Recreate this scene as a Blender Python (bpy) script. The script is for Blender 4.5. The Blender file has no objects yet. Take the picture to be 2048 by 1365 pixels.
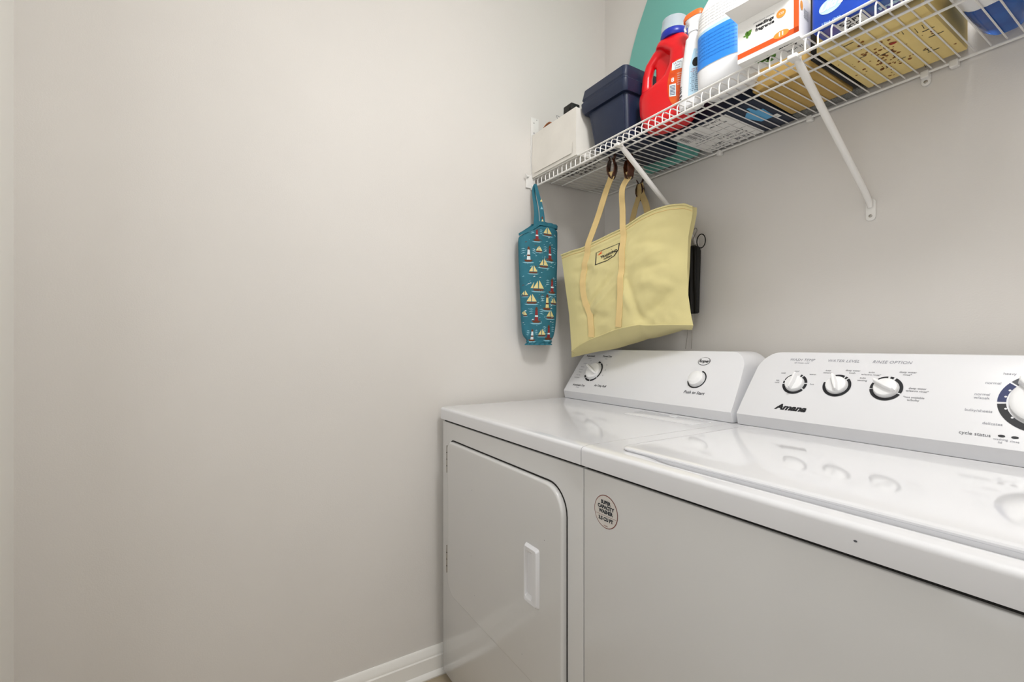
import bpy, bmesh, math, random
from mathutils import Vector, Matrix, noise
from mathutils.bvhtree import BVHTree
random.seed(7)
S = bpy.context.scene
COL = S.collection
R = math.radians
pi = math.pi

# ---------------------------------------------------------------- camera
cd = bpy.data.cameras.new('camera'); cam = bpy.data.objects.new('camera', cd); COL.objects.link(cam)
cam.location = (1.545, -1.456, 1.16); cam.rotation_euler = (R(90), 0, R(57.9))
cd.sensor_width = 36; cd.lens = 937 / 2048 * 36; cd.shift_y = 6.5 / 2048; cd.clip_start = 0.02
S.camera = cam
S.view_settings.view_transform = 'Standard'; S.view_settings.look = 'None'
S.view_settings.gamma = 1; S.view_settings.use_curve_mapping = False
S.view_settings.exposure = 0.05
# ---------------------------------------------------------------- light
w = bpy.data.worlds.new('world'); S.world = w; w.use_nodes = True
w.node_tree.nodes['Background'].inputs[0].default_value = (1, 0.97, 0.93, 1)
w.node_tree.nodes['Background'].inputs[1].default_value = 0.3
def area(name, loc, rot, sx, sy, power, col=(1, 1, 1)):
    l = bpy.data.lights.new(name, 'AREA'); l.shape = 'RECTANGLE'; l.size = sx; l.size_y = sy
    l.energy = power; l.color = col
    o = bpy.data.objects.new(name, l); COL.objects.link(o); o.location = loc; o.rotation_euler = rot
    return o
LAMP = (1.42, -0.86)
l = area('ceiling_lamp_light', (LAMP[0], LAMP[1], 2.60), (0, 0, 0), 0.34, 0.34, 9, (0.985, 0.99, 1.0)); l.data.shape = 'DISK'
pl_ = bpy.data.lights.new('ceiling_lamp_glow', 'POINT'); pl_.energy = 17; pl_.shadow_soft_size = 0.11; pl_.color = (0.985, 0.99, 1.0)
plo = bpy.data.objects.new('ceiling_lamp_glow', pl_); COL.objects.link(plo); plo.location = (LAMP[0], LAMP[1], 2.50)
# added fill light beyond the doorway, to brighten the left wall and machine fronts
area('hallway_fill', (1.62, -2.60, 1.55), (R(90), 0, R(42)), 1.1, 1.9, 12, (0.94, 0.97, 1.0))

# ---------------------------------------------------------------- materials
def lin(c):
    if isinstance(c, str):
        c = tuple(int(c[i:i + 2], 16) / 255 for i in (0, 2, 4))
    return tuple((x / 12.92 if x <= 0.04045 else ((x + 0.055) / 1.055) ** 2.4) for x in c)
def mat(name, col, rough=0.5, metal=0, bump=0, bscale=200, var=0, vscale=6, col2=None, trans=0, coat=0, sheen=0, spec=0.5, ior=1.45, sss=0):
    m = bpy.data.materials.new(name); m.use_nodes = True; nt = m.node_tree; b = nt.nodes['Principled BSDF']
    c = lin(col)
    b.inputs['Base Color'].default_value = (*c, 1); b.inputs['Roughness'].default_value = rough
    b.inputs['Metallic'].default_value = metal; b.inputs['Transmission Weight'].default_value = trans
    b.inputs['Coat Weight'].default_value = coat; b.inputs['Coat Roughness'].default_value = 0.06
    b.inputs['Sheen Weight'].default_value = sheen; b.inputs['Specular IOR Level'].default_value = spec
    b.inputs['IOR'].default_value = ior
    tc = nt.nodes.new('ShaderNodeTexCoord')
    if var or col2:
        n = nt.nodes.new('ShaderNodeTexNoise'); n.inputs['Scale'].default_value = vscale; n.inputs['Detail'].default_value = 4
        nt.links.new(tc.outputs['Object'], n.inputs['Vector'])
        r = nt.nodes.new('ShaderNodeValToRGB')
        c2 = lin(col2) if col2 else tuple(x * (1 - var) for x in c)
        r.color_ramp.elements[0].position = 0.3; r.color_ramp.elements[1].position = 0.7
        r.color_ramp.elements[0].color = (*c2, 1); r.color_ramp.elements[1].color = (*c, 1)
        nt.links.new(n.outputs['Fac'], r.inputs['Fac']); nt.links.new(r.outputs['Color'], b.inputs['Base Color'])
    if bump:
        n = nt.nodes.new('ShaderNodeTexNoise'); n.inputs['Scale'].default_value = bscale; n.inputs['Detail'].default_value = 3
        nt.links.new(tc.outputs['Object'], n.inputs['Vector'])
        bp = nt.nodes.new('ShaderNodeBump'); bp.inputs['Strength'].default_value = bump; bp.inputs['Distance'].default_value = 0.002
        nt.links.new(n.outputs['Fac'], bp.inputs['Height']); nt.links.new(bp.outputs['Normal'], b.inputs['Normal'])
    return m
M = {}
M['wall'] = mat('wall_paint', 'e0dcd7', 0.55, bump=0.12, bscale=260, var=0.035, vscale=2.2, spec=0.3)
M['ceil'] = mat('ceiling_paint', 'f0eee9', 0.8)
M['trim'] = mat('trim_paint', 'f3f1ec', 0.3, bump=0.03, bscale=60)
M['enamel'] = mat('white_enamel', 'dfdfe1', 0.07, coat=0.3, spec=0.5)
M['enamel_shaded'] = mat('white_enamel_shaded', 'd0cfcd', 0.16, coat=0.3, bump=0.012, bscale=500)  # same white enamel toned darker: shade of the machine fronts put into the colour
M['console'] = mat('console_plastic', 'e0e0e2', 0.28, coat=0.2)
M['knob'] = mat('knob_plastic', 'efefef', 0.3)
M['ink'] = mat('grey_ink', '55565c', 0.6)
M['ink_light'] = mat('pale_grey_ink', '8d8e96', 0.6)
M['ink_dark'] = mat('black_ink', '17181d', 0.5)
M['navyink'] = mat('navy_ink', '27315f', 0.5)
M['gap'] = mat('dark_gap', '1d1b19', 0.8)
M['steel'] = mat('brushed_steel', 'a9a6a0', 0.3, metal=1)
M['wire'] = mat('white_vinyl_wire', 'eceae6', 0.3)
M['box'] = mat('white_cardboard', 'ebe7df', 0.75, var=0.06, vscale=12, bump=0.1, bscale=80)
M['kraft'] = mat('kraft_cardboard', 'b89a63', 0.8, var=0.15, vscale=20)
M['navy'] = mat('navy_plastic', '1b2741', 0.42, bump=0.05, bscale=300, var=0.12, vscale=14)
M['red'] = mat('red_plastic', 'd90f1a', 0.28, coat=0.2)
M['redlabel'] = mat('orange_red_label', 'c93413', 0.35, col2='e3671c', vscale=30)
M['white'] = mat('white_plastic', 'f2f3f5', 0.3)
M['paper'] = mat('white_paper', 'f2f1ee', 0.6)
M['clear'] = mat('clear_cap_plastic', 'dbe6ee', 0.15, trans=0.45, ior=1.3)
M['bluering'] = mat('blue_ring_plastic', '1c2fa0', 0.3)
M['orange'] = mat('orange_plastic', 'f2702a', 0.35)
M['orangeink'] = mat('orange_ink', 'e4571a', 0.45)
M['amber'] = mat('amber_ink', 'e8963a', 0.45)
M['label_blue'] = mat('blue_label', '2f8be6', 0.4)
M['label_blue2'] = mat('dark_blue_ink', '1f6cc4', 0.4)
M['label_pale'] = mat('pale_blue_label', 'bcdcee', 0.4)
M['green'] = mat('leaf_green_ink', '6aa236', 0.5, col2='3c6b22', vscale=60)
M['teal'] = mat('teal_fabric', '70b8ad', 0.8, bump=0.1, bscale=600, sheen=0.2)
M['pack'] = mat('blue_pack_film', '2350c4', 0.3, var=0.25, vscale=14)
M['packbottom'] = mat('printed_pack_bottom', '3a6fb0', 0.4, col2='6a4f94', vscale=18)
M['yellow'] = mat('yellow_carton', 'efd68f', 0.7, var=0.06, vscale=20)
M['tan'] = mat('tan_carton', 'c2a05c', 0.75, var=0.1, vscale=20)
M['brownink'] = mat('brown_ink', '8d5a26', 0.7)
M['redink'] = mat('red_ink', 'a3301f', 0.7)
M['navybox'] = mat('dark_navy_carton', '17233a', 0.5)
M['skyink'] = mat('sky_blue_ink', '5cabdc', 0.5)
M['speckle'] = mat('speckled_wall_shade', '4f4f4d', 0.7, col2='8b8b86', vscale=300)  # grey mottle that stands for shade on the back wall
M['bluetub'] = mat('blue_bottle_plastic', '1f77d2', 0.10, col2='123a8c', vscale=9, trans=0.25)
M['canvas'] = mat('yellow_canvas', 'ddd196', 0.85, bump=0.35, bscale=900, var=0.10, vscale=9, sheen=0.15)
M['strap'] = mat('yellow_webbing', 'e2c68a', 0.8, bump=0.3, bscale=700, var=0.06, vscale=20)
M['tealprint'] = mat('teal_print_cotton', '2d7284', 0.8, var=0.18, vscale=25, bump=0.25, bscale=500)
M['cream'] = mat('cream_print', 'e2d391', 0.8)
M['whiteprint'] = mat('white_print', 'dfe8ea', 0.8)
M['brownprint'] = mat('brown_print', '6b3a22', 0.8)
M['redprint'] = mat('red_print', '8c2b2e', 0.8)
M['foam'] = mat('pale_blue_print', '8fc2d2', 0.8)
M['black'] = mat('black_nylon', '131210', 0.6, bump=0.1, bscale=300)
M['clip'] = mat('tortoiseshell_plastic', '5a2f17', 0.25, col2='2a140b', vscale=60)
M['rust'] = mat('brown_cord', '9c5a2f', 0.6)
M['tile'] = mat('beige_floor_tile', 'b3a48c', 0.4, var=0.12, vscale=5)
M['sticker'] = mat('sticker_film', 'd6d1cb', 0.35)
M['stickring'] = mat('sticker_ring_ink', '7a3b30', 0.5)
M['stickink'] = mat('sticker_text_ink', '2b3038', 0.5)
M['glass'] = mat('lamp_glass', 'fffdf6', 0.4)
ge = M['glass'].node_tree.nodes['Principled BSDF']; ge.inputs['Emission Color'].default_value = (1, 0.97, 0.9, 1); ge.inputs['Emission Strength'].default_value = 2.0

# ---------------------------------------------------------------- mesh helpers
def bake(bm, mods):
    me = bpy.data.meshes.new('tmp'); bm.to_mesh(me); o = bpy.data.objects.new('tmp', me); COL.objects.link(o)
    for t, kw in mods:
        m = o.modifiers.new(t, t)
        for k, v in kw.items(): setattr(m, k, v)
    dg = bpy.context.evaluated_depsgraph_get(); dg.update()
    me2 = bpy.data.meshes.new_from_object(o.evaluated_get(dg))
    bpy.data.objects.remove(o); bpy.data.meshes.remove(me)
    b2 = bmesh.new(); b2.from_mesh(me2); bpy.data.meshes.remove(me2)
    return b2
def sharp_edges(bm, ang):
    return [e for e in bm.edges if len(e.link_faces) == 2 and e.calc_face_angle(0) > R(ang)]
def bevel(bm, w, seg=3, ang=30, edges=None):
    es = edges if edges is not None else sharp_edges(bm, ang)
    if es: bmesh.ops.bevel(bm, geom=es, offset=w, segments=seg, profile=0.5, affect='EDGES', clamp_overlap=True)
    return bm
def box(x0, x1, y0, y1, z0, z1, bev=0, seg=3):
    bm = bmesh.new(); bmesh.ops.create_cube(bm, size=1)
    for v in bm.verts:
        v.co = Vector(((x0 + x1) / 2 + v.co.x * (x1 - x0), (y0 + y1) / 2 + v.co.y * (y1 - y0), (z0 + z1) / 2 + v.co.z * (z1 - z0)))
    if bev: bevel(bm, bev, seg)
    return bm
def tube(pts, r, n=8, cyc=False, radii=None, flat=1.0):
    bm = bmesh.new(); pts = [Vector(p) for p in pts]; N = len(pts); rings = []
    prev = None
    for i, p in enumerate(pts):
        if cyc: t = pts[(i + 1) % N] - pts[i - 1]
        else: t = pts[min(i + 1, N - 1)] - pts[max(i - 1, 0)]
        t.normalize()
        if prev is None:
            a = t.orthogonal().normalized()
            if abs(t.z) < 0.9: a = t.cross(Vector((0, 0, 1))).normalized()
        else:
            a = (prev - t * prev.dot(t)).normalized()
        prev = a; b = t.cross(a); rr = radii[i] if radii else r
        rings.append([bm.verts.new(p + (a * math.cos(2 * pi * k / n) + b * math.sin(2 * pi * k / n) * flat) * rr) for k in range(n)])
    M_ = N if cyc else N - 1
    for i in range(M_):
        A, B = rings[i], rings[(i + 1) % N]
        for k in range(n):
            bm.faces.new((A[k], A[(k + 1) % n], B[(k + 1) % n], B[k]))
    if not cyc:
        bm.faces.new(rings[0][::-1]); bm.faces.new(rings[-1])
    bmesh.ops.recalc_face_normals(bm, faces=bm.faces)
    return bm
def loft(rings, cap=True):
    bm = bmesh.new(); vs = [[bm.verts.new(p) for p in r] for r in rings]; n = len(rings[0])
    for A, B in zip(vs, vs[1:]):
        for k in range(n): bm.faces.new((A[k], A[(k + 1) % n], B[(k + 1) % n], B[k]))
    if cap: bm.faces.new(vs[0][::-1]); bm.faces.new(vs[-1])
    bmesh.ops.recalc_face_normals(bm, faces=bm.faces)
    return bm
def sup(cx, cy, z, a, b, e=2.0, n=32):
    out = []
    for k in range(n):
        t = 2 * pi * k / n; c, s = math.cos(t), math.sin(t)
        out.append((cx + a * math.copysign(abs(c) ** (2 / e), c), cy + b * math.copysign(abs(s) ** (2 / e), s), z))
    return out
def lathe(prof, cx=0, cy=0, n=32):
    return loft([sup(cx, cy, z, r, r, 2, n) for r, z in prof])
def prism(pts, z0, z1):          # 2D outline (x, y) extruded along z
    bm = bmesh.new(); a = [bm.verts.new((x, y, z0)) for x, y in pts]; b = [bm.verts.new((x, y, z1)) for x, y in pts]
    n = len(pts); bm.faces.new(a[::-1]); bm.faces.new(b)
    for i in range(n): bm.faces.new((a[i], a[(i + 1) % n], b[(i + 1) % n], b[i]))
    bmesh.ops.recalc_face_normals(bm, faces=bm.faces)
    return bm
def rrect(x0, x1, y0, y1, r, n=8):
    if not isinstance(r, (tuple, list)): r = (r,) * 4            # bl br tr tl
    out = []
    for (cx, cy, rr, a0) in ((x0 + r[0], y0 + r[0], r[0], 180), (x1 - r[1], y0 + r[1], r[1], 270), (x1 - r[2], y1 - r[2], r[2], 0), (x0 + r[3], y1 - r[3], r[3], 90)):
        for k in range(n + 1):
            a = R(a0 + 90 * k / n); out.append((cx + rr * math.cos(a), cy + rr * math.sin(a)))
    return out
def xf(bm, m):
    bmesh.ops.transform(bm, matrix=m, verts=bm.verts); return bm
def TR(x=0, y=0, z=0, rz=0): return Matrix.Translation((x, y, z)) @ Matrix.Rotation(rz, 4, 'Z')
def frame(o, x, y):                  # plane matrix: local xy -> world, z = normal
    x = Vector(x).normalized(); y = Vector(y).normalized(); z = x.cross(y)
    m = Matrix((x, y, z)).transposed().to_4x4(); m.translation = Vector(o); return m
def merge(*bms):
    out = bmesh.new()
    for b in bms:
        me = bpy.data.meshes.new('t'); b.to_mesh(me); out.from_mesh(me); bpy.data.meshes.remove(me)
    return out
# flat marks, in 2D
def flat(pts, z=0.0):
    bm = bmesh.new(); bm.faces.new([bm.verts.new((x, y, z)) for x, y in pts])
    if bm.faces[:][0].normal.z < 0: pass
    bmesh.ops.triangulate(bm, faces=bm.faces); bmesh.ops.recalc_face_normals(bm, faces=bm.faces); return bm
def arc(cx, cy, r0, r1, a0, a1, n=None):
    n = n or max(3, int(abs(a1 - a0) / 6)); bm = bmesh.new(); P = []
    for k in range(n + 1):
        a = R(a0 + (a1 - a0) * k / n); P.append((bm.verts.new((cx + r0 * math.cos(a), cy + r0 * math.sin(a), 0)), bm.verts.new((cx + r1 * math.cos(a), cy + r1 * math.sin(a), 0))))
    for (a, b), (c, d) in zip(P, P[1:]): bm.faces.new((a, b, d, c))
    return bm
def disc(cx, cy, r, n=28, ry=None):
    ry = ry or r
    return flat([(cx + r * math.cos(2 * pi * k / n), cy + ry * math.sin(2 * pi * k / n)) for k in range(n)])
def text(s, x, y, size, align='CENTER', shear=0, bold=0, sx=1, spacing=1):
    c = bpy.data.curves.new('t', 'FONT'); c.body = s; c.size = size; c.align_x = align; c.align_y = 'CENTER'
    c.shear = shear; c.offset = bold; c.resolution_u = 3; c.space_character = spacing
    o = bpy.data.objects.new('t', c); COL.objects.link(o)
    dg = bpy.context.evaluated_depsgraph_get(); dg.update()
    me = bpy.data.meshes.new_from_object(o.evaluated_get(dg)); bm = bmesh.new(); bm.from_mesh(me)
    bpy.data.objects.remove(o); bpy.data.curves.remove(c); bpy.data.meshes.remove(me)
    return xf(bm, Matrix.Translation((x, y, 0)) @ Matrix.Diagonal((sx, 1, 1, 1)))
def project(bm, bvh, m, off=0.0006, cut=0.012):
    """lay a flat mark (in the plane m) on the surface bvh, along the plane's normal"""
    if cut:
        for _ in range(6):
            es = [e for e in bm.edges if e.calc_length() > cut]
            if not es: break
            bmesh.ops.subdivide_edges(bm, edges=es, cuts=1); bmesh.ops.triangulate(bm, faces=bm.faces)
    n = (m.to_3x3() @ Vector((0, 0, 1))).normalized()
    for v in bm.verts:
        p = m @ v.co; h = bvh.ray_cast(p + n * 0.3, -n)
        if h[0] is not None: v.co = h[0] + n * off
        else:
            q = bvh.find_nearest(p); v.co = q[0] + q[1] * off
    return bm
def on_plane(bm, m, off=0.0005):
    return xf(bm, m @ Matrix.Translation((0, 0, off)))
class MB:
    def __init__(s): s.bm = bmesh.new(); s.m = []
    def add(s, bm, m, smooth=True):
        if m not in s.m: s.m.append(m)
        i = s.m.index(m); me = bpy.data.meshes.new('t'); bm.to_mesh(me)
        n0 = len(s.bm.faces); s.bm.from_mesh(me); bpy.data.meshes.remove(me); s.bm.faces.ensure_lookup_table()
        for f in s.bm.faces[n0:]: f.material_index = i
        return s
    def build(s, name, parent=None, origin=None, sharp=35):
        me = bpy.data.meshes.new(name)
        if parent is not None:
            r = parent
            mw = Matrix.Identity(4)
            while r is not None: mw = r.matrix_basis @ mw; r = r.parent
            s.bm.transform(mw.inverted())
        elif origin is not None: s.bm.transform(Matrix.Translation(-Vector(origin)))
        s.bm.to_mesh(me)
        for k in s.m: me.materials.append(M[k])
        me.shade_smooth(); me.set_sharp_from_angle(angle=R(sharp))
        o = bpy.data.objects.new(name, me); COL.objects.link(o)
        if parent is not None: o.parent = parent
        elif origin is not None: o.location = origin
        return o
def part(name, bm, m, parent, **k): return MB().add(bm, m).build(name, parent, **k)
def tag(o, label, cat, group=None):
    o['label'] = label; o['category'] = cat
    if group: o['group'] = group
    return o
def thing(name, label, cat, loc=(0, 0, 0), rz=0, group=None):
    o = bpy.data.objects.new(name, None); o.empty_display_size = 0.05; COL.objects.link(o)
    o.location = loc; o.rotation_euler = (0, 0, rz); return tag(o, label, cat, group)
def struct(name, bm, m):
    o = MB().add(bm, m).build(name); o['kind'] = 'structure'; return o

# ================================================================ THE ROOM
XR, YF, ZC = 2.15, -1.86, 2.74
struct('floor', box(-0.1, XR + 0.1, -3.3, 0.1, -0.1, 0), 'tile')
struct('ceiling', box(-0.1, XR + 0.1, -3.3, 0.1, ZC, ZC + 0.1), 'ceil')
struct('wall_left', box(-0.1, 0, -3.3, 0.1, 0, ZC), 'wall')
struct('wall_back', box(0, XR, 0, 0.1, 0, ZC), 'wall')
struct('wall_right', box(XR, XR + 0.1, -3.3, 0.1, 0, ZC), 'wall')
D0, D1, DH = 0.62, 1.88, 2.08      # doorway behind the camera
struct('wall_front', merge(box(0, D0, YF - 0.12, YF, 0, ZC), box(D1, XR, YF - 0.12, YF, 0, ZC), box(D0, D1, YF - 0.12, YF, DH, ZC)), 'trim')
struct('wall_hall', box(0, XR, -3.3, -3.2, 0, ZC), 'wall')
# baseboard: profile (distance from wall, z)
prof = [(0, 0), (0.024, 0), (0.026, 0.006), (0.022, 0.016), (0.015, 0.021), (0.015, 0.066), (0.012, 0.070), (0.012, 0.080), (0.008, 0.086), (0.007, 0.094), (0.003, 0.099), (0, 0.099)]
def baseboard(name, f):
    a = [f(d, z, 0) for d, z in prof]; b = [f(d, z, 1) for d, z in prof]
    struct(name, loft([a, b]), 'trim')
baseboard('baseboard_left', lambda d, z, t: (d, YF + t * (0 - YF), z))
baseboard('baseboard_back', lambda d, z, t: (0.026 + t * (XR - 0.052), -d, z))
baseboard('baseboard_right', lambda d, z, t: (XR - d, YF + t * (0 - YF), z))
fb = thing('ceiling_lamp', 'round white glass dome lamp on the ceiling', 'lamp', (LAMP[0], LAMP[1], ZC))
part('lamp_base', lathe([(0.17, ZC - 0.025), (0.18, ZC - 0.02), (0.18, ZC - 0.0)], *LAMP), 'wire', fb)
part('lamp_shade', lathe([(0.02, ZC - 0.11), (0.08, ZC - 0.103), (0.13, ZC - 0.08), (0.16, ZC - 0.045), (0.165, ZC - 0.024)], *LAMP), 'glass', fb)

# ================================================================ WASHER AND DRYER
FD = (0, 0.103, 0.157)                    # direction up the leaning console face
def face_m(x): return frame((x, -0.268, 0.973), (1, 0, 0), FD)
def console(x0, x1, seed=0):
    lev = []
    def fy(z): return -0.260 if z < 0.95 else -0.268 if z <= 0.973 else -0.268 + (z - 0.973) * 0.103 / 0.157
    zt = 1.138; r = 0.045
    zs = [0.944, 0.973, 1.0, 1.03, 1.06] + [zt - r + r * math.sin(R(a)) for a in range(0, 91, 10)]
    for z in zs:
        ins = 0.004 + 0.018 * max(0, (z - 0.944) / 0.19) ** 1.5
        if z > zt - r: ins += r - math.sqrt(max(0, r * r - (z - zt + r) ** 2))
        lev.append((z, x0 + ins, x1 - ins, fy(z)))
    rings = []
    yb = -0.045
    for z, a, b, y in lev:
        k = (z - 0.944) / 0.19
        ybk = yb - 0.02 * max(0, k) ** 3
        rings.append([(a, y, z), (b, y, z), (b, (y + ybk) / 2, z), (b, ybk, z), (a, ybk, z), (a, (y + ybk) / 2, z)])
    bm = loft(rings)
    return bevel(bm, 0.007, 3, 50)
def knob(parent, X, s, r, h, ang, m='knob', name='knob', label=None, grip=True):
    base = face_m(X)
    c = loft([sup(0, s, z, rr, rr, 2, 40) for rr, z in ((r * 1.02, 0.0005), (r, h * 0.35), (r * 0.93, h * 0.5), (r * 0.8, h * 0.56))])
    xf(c, base); b = MB().add(c, m)
    if grip:
        pts = [(-0.14 * r, -r * 0.98), (0.14 * r, -r * 0.98), (0.27 * r, 0), (0.2 * r, r * 1.05), (0, r * 1.22), (-0.2 * r, r * 1.05), (-0.27 * r, 0)]
        g = prism(pts, h * 0.4, h * 1.15)
        for v in g.verts:
            if v.co.z > h: v.co.x *= 0.55; v.co.y *= 0.92
        bevel(g, r * 0.05, 3, 25)
        xf(g, base @ Matrix.Translation((0, s, 0)) @ Matrix.Rotation(R(ang), 4, 'Z')); b.add(g, m)
    o = b.build(name, parent)
    if label: o['label'] = label
    return o
def face_marks(x0_unused, items, mb):
    for bm, m in items: mb.add(on_plane(bm, face_m(0), 0.0006), m)

ZT, ZS = 0.943, 0.9015                    # worktop top, worktop seam
YD = -0.794
def cabinet(x0, x1, z0=0.03):
    return bevel(box(x0, x1, YD, -0.06, z0, ZS - 0.0070), 0.002, 3)
def worktop(x0, x1, dip=0.0):
    rings = []; nx = 60 if dip else 2; yf = YD - 0.007; r = 0.009
    for i in range(nx + 1):
        x = x0 + (x1 - x0) * i / nx
        t_ = min(1, max(0, (x - 0.90) / 0.10)) if dip else 0; t_ = t_ * t_ * (3 - 2 * t_) * dip
        P_ = [(x, -0.05, ZS + 0.001), (x, yf, ZS + 0.001)]
        P_ += [(x, yf + r - r * math.cos(R(a)), ZT - 0.0015 - r + r * math.sin(R(a))) for a in range(0, 91, 15)]
        P_ += [(x, -0.785, ZT - 0.0004), (x, -0.776, ZT)]
        for y, k in ((-0.770, 0.08), (-0.764, 0.35), (-0.759, 0.7), (-0.755, 0.93), (-0.750, 1), (-0.742, 1), (-0.738, 0.3), (-0.736, 0)):
            P_.append((x, y, ZT - t_ * k))
        P_ += [(x, -0.40, ZT), (x, -0.05, ZT)]
        rings.append(P_)
    return loft(rings)
def feet(parent, x0, x1):
    for X in (x0 + 0.05, x1 - 0.05):
        for Y in (YD + 0.05, -0.11):
            part('foot', lathe([(0.02, 0.0005), (0.02, 0.012), (0.012, 0.014), (0.012, 0.031)], X, Y, 16), 'gap', parent)
# ---------------- dryer
dx0, dx1 = 0.036, 0.7765
dr = thing('clothes_dryer', 'white front loading dryer against the left wall with a square door and two console dials', 'dryer', (0.405, -0.43, 0))
mb = MB(); mb.add(cabinet(dx0 + 0.002, dx1 - 0.0005), 'enamel_shaded')
fr = frame((0, YD, 0), (1, 0, 0), (0, 0, 1))     # front panel plane (x, z)
mb.add(on_plane(flat(rrect(0.0965, 0.7245, 0.3250, 0.8410, (0.055, 0.03, 0.068, 0.030))), fr, 0.0006), 'gap')   # shadow gap round the door
mb.build('cabinet', dr)
part('seam_shade', box(dx0 + 0.006, dx1 - 0.006, YD + 0.006, -0.07, ZS - 0.009, ZS + 0.002), 'gap', dr)  # dark block set in the seam to stand for its shade
mb = MB(); mb.add(worktop(dx0, dx1), 'enamel')
mb.add(bevel(prism(rrect(0.49, 0.742, -0.385, -0.30, 0.006), ZT - 0.001, ZT + 0.0018), 0.0012, 2, 40), 'enamel')
wt = mb.build('worktop', dr)
part('lint_tab', bevel(box(0.612, 0.636, -0.318, -0.309, ZT + 0.001, ZT + 0.005), 0.0015), 'enamel', wt)
feet(dr, dx0, dx1)
door_o = rrect(0.101, 0.721, 0.331, 0.837, (0.052, 0.03, 0.065, 0.028), 10)
db = prism(door_o, 0.001, 0.014)
es = [e for e in db.edges if all(v.co.z > 0.013 for v in e.verts)]
bevel(db, 0.006, 4, edges=es); xf(db, fr)
mb = MB().add(db, 'enamel_shaded')
for (x, z) in ((0.655, 0.70), (0.302, 0.41), (0.56, 0.38), (0.28, 0.52), (0.285, 0.72)):
    mb.add(on_plane(disc(x, z, 0.0011, 8), fr, 0.0146), 'ink')
dd = mb.build('door', dr)
for zc in (0.775, 0.44):
    h = tube([(0.098, YD - 0.010, zc - 0.045), (0.098, YD - 0.010, zc + 0.045)], 0.0042, 10)
    hb = MB().add(h, 'steel')
    for k in range(1, 4): hb.add(tube([(0.098, YD - 0.010, zc - 0.045 + k * 0.0225 - 0.0008), (0.098, YD - 0.010, zc - 0.045 + k * 0.0225 + 0.0008)], 0.0046, 10), 'gap')
    o = hb.build('hinge', dd)
# pull handle: a raised frame round a scooped recess
hx0, hx1, hz0, hz1 = 0.576, 0.634, 0.526, 0.668
ho = rrect(hx0 - 0.002, hx1 + 0.002, hz0 - 0.002, hz1 + 0.002, 0.007, 3); hi = rrect(hx0 + 0.007, hx1 - 0.020, hz0 + 0.012, hz1 - 0.012, 0.006, 3)
n = len(ho)
rings = [[(x, z, 0.013) for x, z in ho], [(x, z, 0.019) for x, z in rrect(hx0 + 0.001, hx1 - 0.001, hz0 + 0.001, hz1 - 0.001, 0.006, 3)],
         [(x, z, 0.022) for x, z in rrect(hx0 + 0.0035, hx1 - 0.004, hz0 + 0.004, hz1 - 0.004, 0.006, 3)], [(x, z, 0.0215) for x, z in hi],
         [(x, z, 0.0148) for x, z in rrect(hx0 + 0.010, hx1 - 0.021, hz0 + 0.020, hz1 - 0.020, 0.006, 3)]]
hb = loft([r for r in rings]); xf(hb, fr)
part('handle', hb, 'enamel', dd)
# console
mb = MB(); mb.add(console(dx0 + 0.004, dx1 + 0.006), 'console')
it = []
kx, ks = 0.165, 0.098
for a0, a1 in ((64, 84), (-36, 58), (-84, -40), (-128, -88), (-150, -132)):
    it.append((arc(kx, ks, 0.0385, 0.0455, a0, a1), 'ink_dark'))
for a in range(-160, 200, 14):
    it.append((text('-', kx + 0.050 * math.cos(R(a)), ks + 0.050 * math.sin(R(a)), 0.008), 'ink'))
for s, x, y in (('Delicate', -0.074, 0.016), ('Normal', -0.078, 0.004), ('Heavy', -0.074, -0.008), ('Less Dry', -0.076, -0.022), ('Cool Down', -0.078, -0.034), ('off', -0.045, 0.046), ('70', 0.056, 0.03), ('50', 0.061, 0.008), ('30', 0.060, -0.016), ('Wrinkle', -0.068, 0.032)):
    it.append((text(s, kx + x, ks + y, 0.0065), 'ink_light'))
for s, x, y in (('Automatic', 0.108, 0.1665), ('Timed Dry', 0.202, 0.1665), ('Automatic Dry', 0.120, 0.031), ('Air Only Fluff', 0.238, 0.037)):
    it.append((text(s, x, y, 0.0115, bold=0.0002), 'ink_dark'))
for s, x, y in (('Regular', 0.108, 0.156), ('Heat', 0.202, 0.156), ('Energy', 0.118, 0.0215)):
    it.append((text(s, x, y, 0.0065), 'ink_light'))
it.append((arc(0.632, 0.0955, 0.0275, 0.0315, -165, 75), 'ink_dark'))
it.append((text('Push to Start', 0.640, 0.0485, 0.0135, shear=0.2, bold=0.0003), 'ink'))
lx, ly = 0.632, 0.160
o1 = disc(lx, ly, 0.0215, 32, 0.0145); o2 = disc(lx, ly, 0.0198, 32, 0.0129)
it.append((o1, 'ink_dark'))
face_marks(0, it, mb)
mb.add(on_plane(o2, face_m(0), 0.0010), 'console'); mb.add(on_plane(text('Roper', lx, ly, 0.0145, shear=0.25, bold=0.0005), face_m(0), 0.0014), 'ink_dark')
co = mb.build('control_console', dr)
knob(dr, kx, ks, 0.034, 0.020, 62, label='round cycle knob with raised pointer grip')
kb = loft([sup(0, 0.0955, z, rr, rr, 2, 40) for rr, z in ((0.0255, 0.0005), (0.025, 0.008), (0.0235, 0.012), (0.018, 0.0145), (0.009, 0.016))]); xf(kb, face_m(0.632))
o = part('start_button', kb, 'knob', dr); o['label'] = 'plain round start button'

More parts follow.
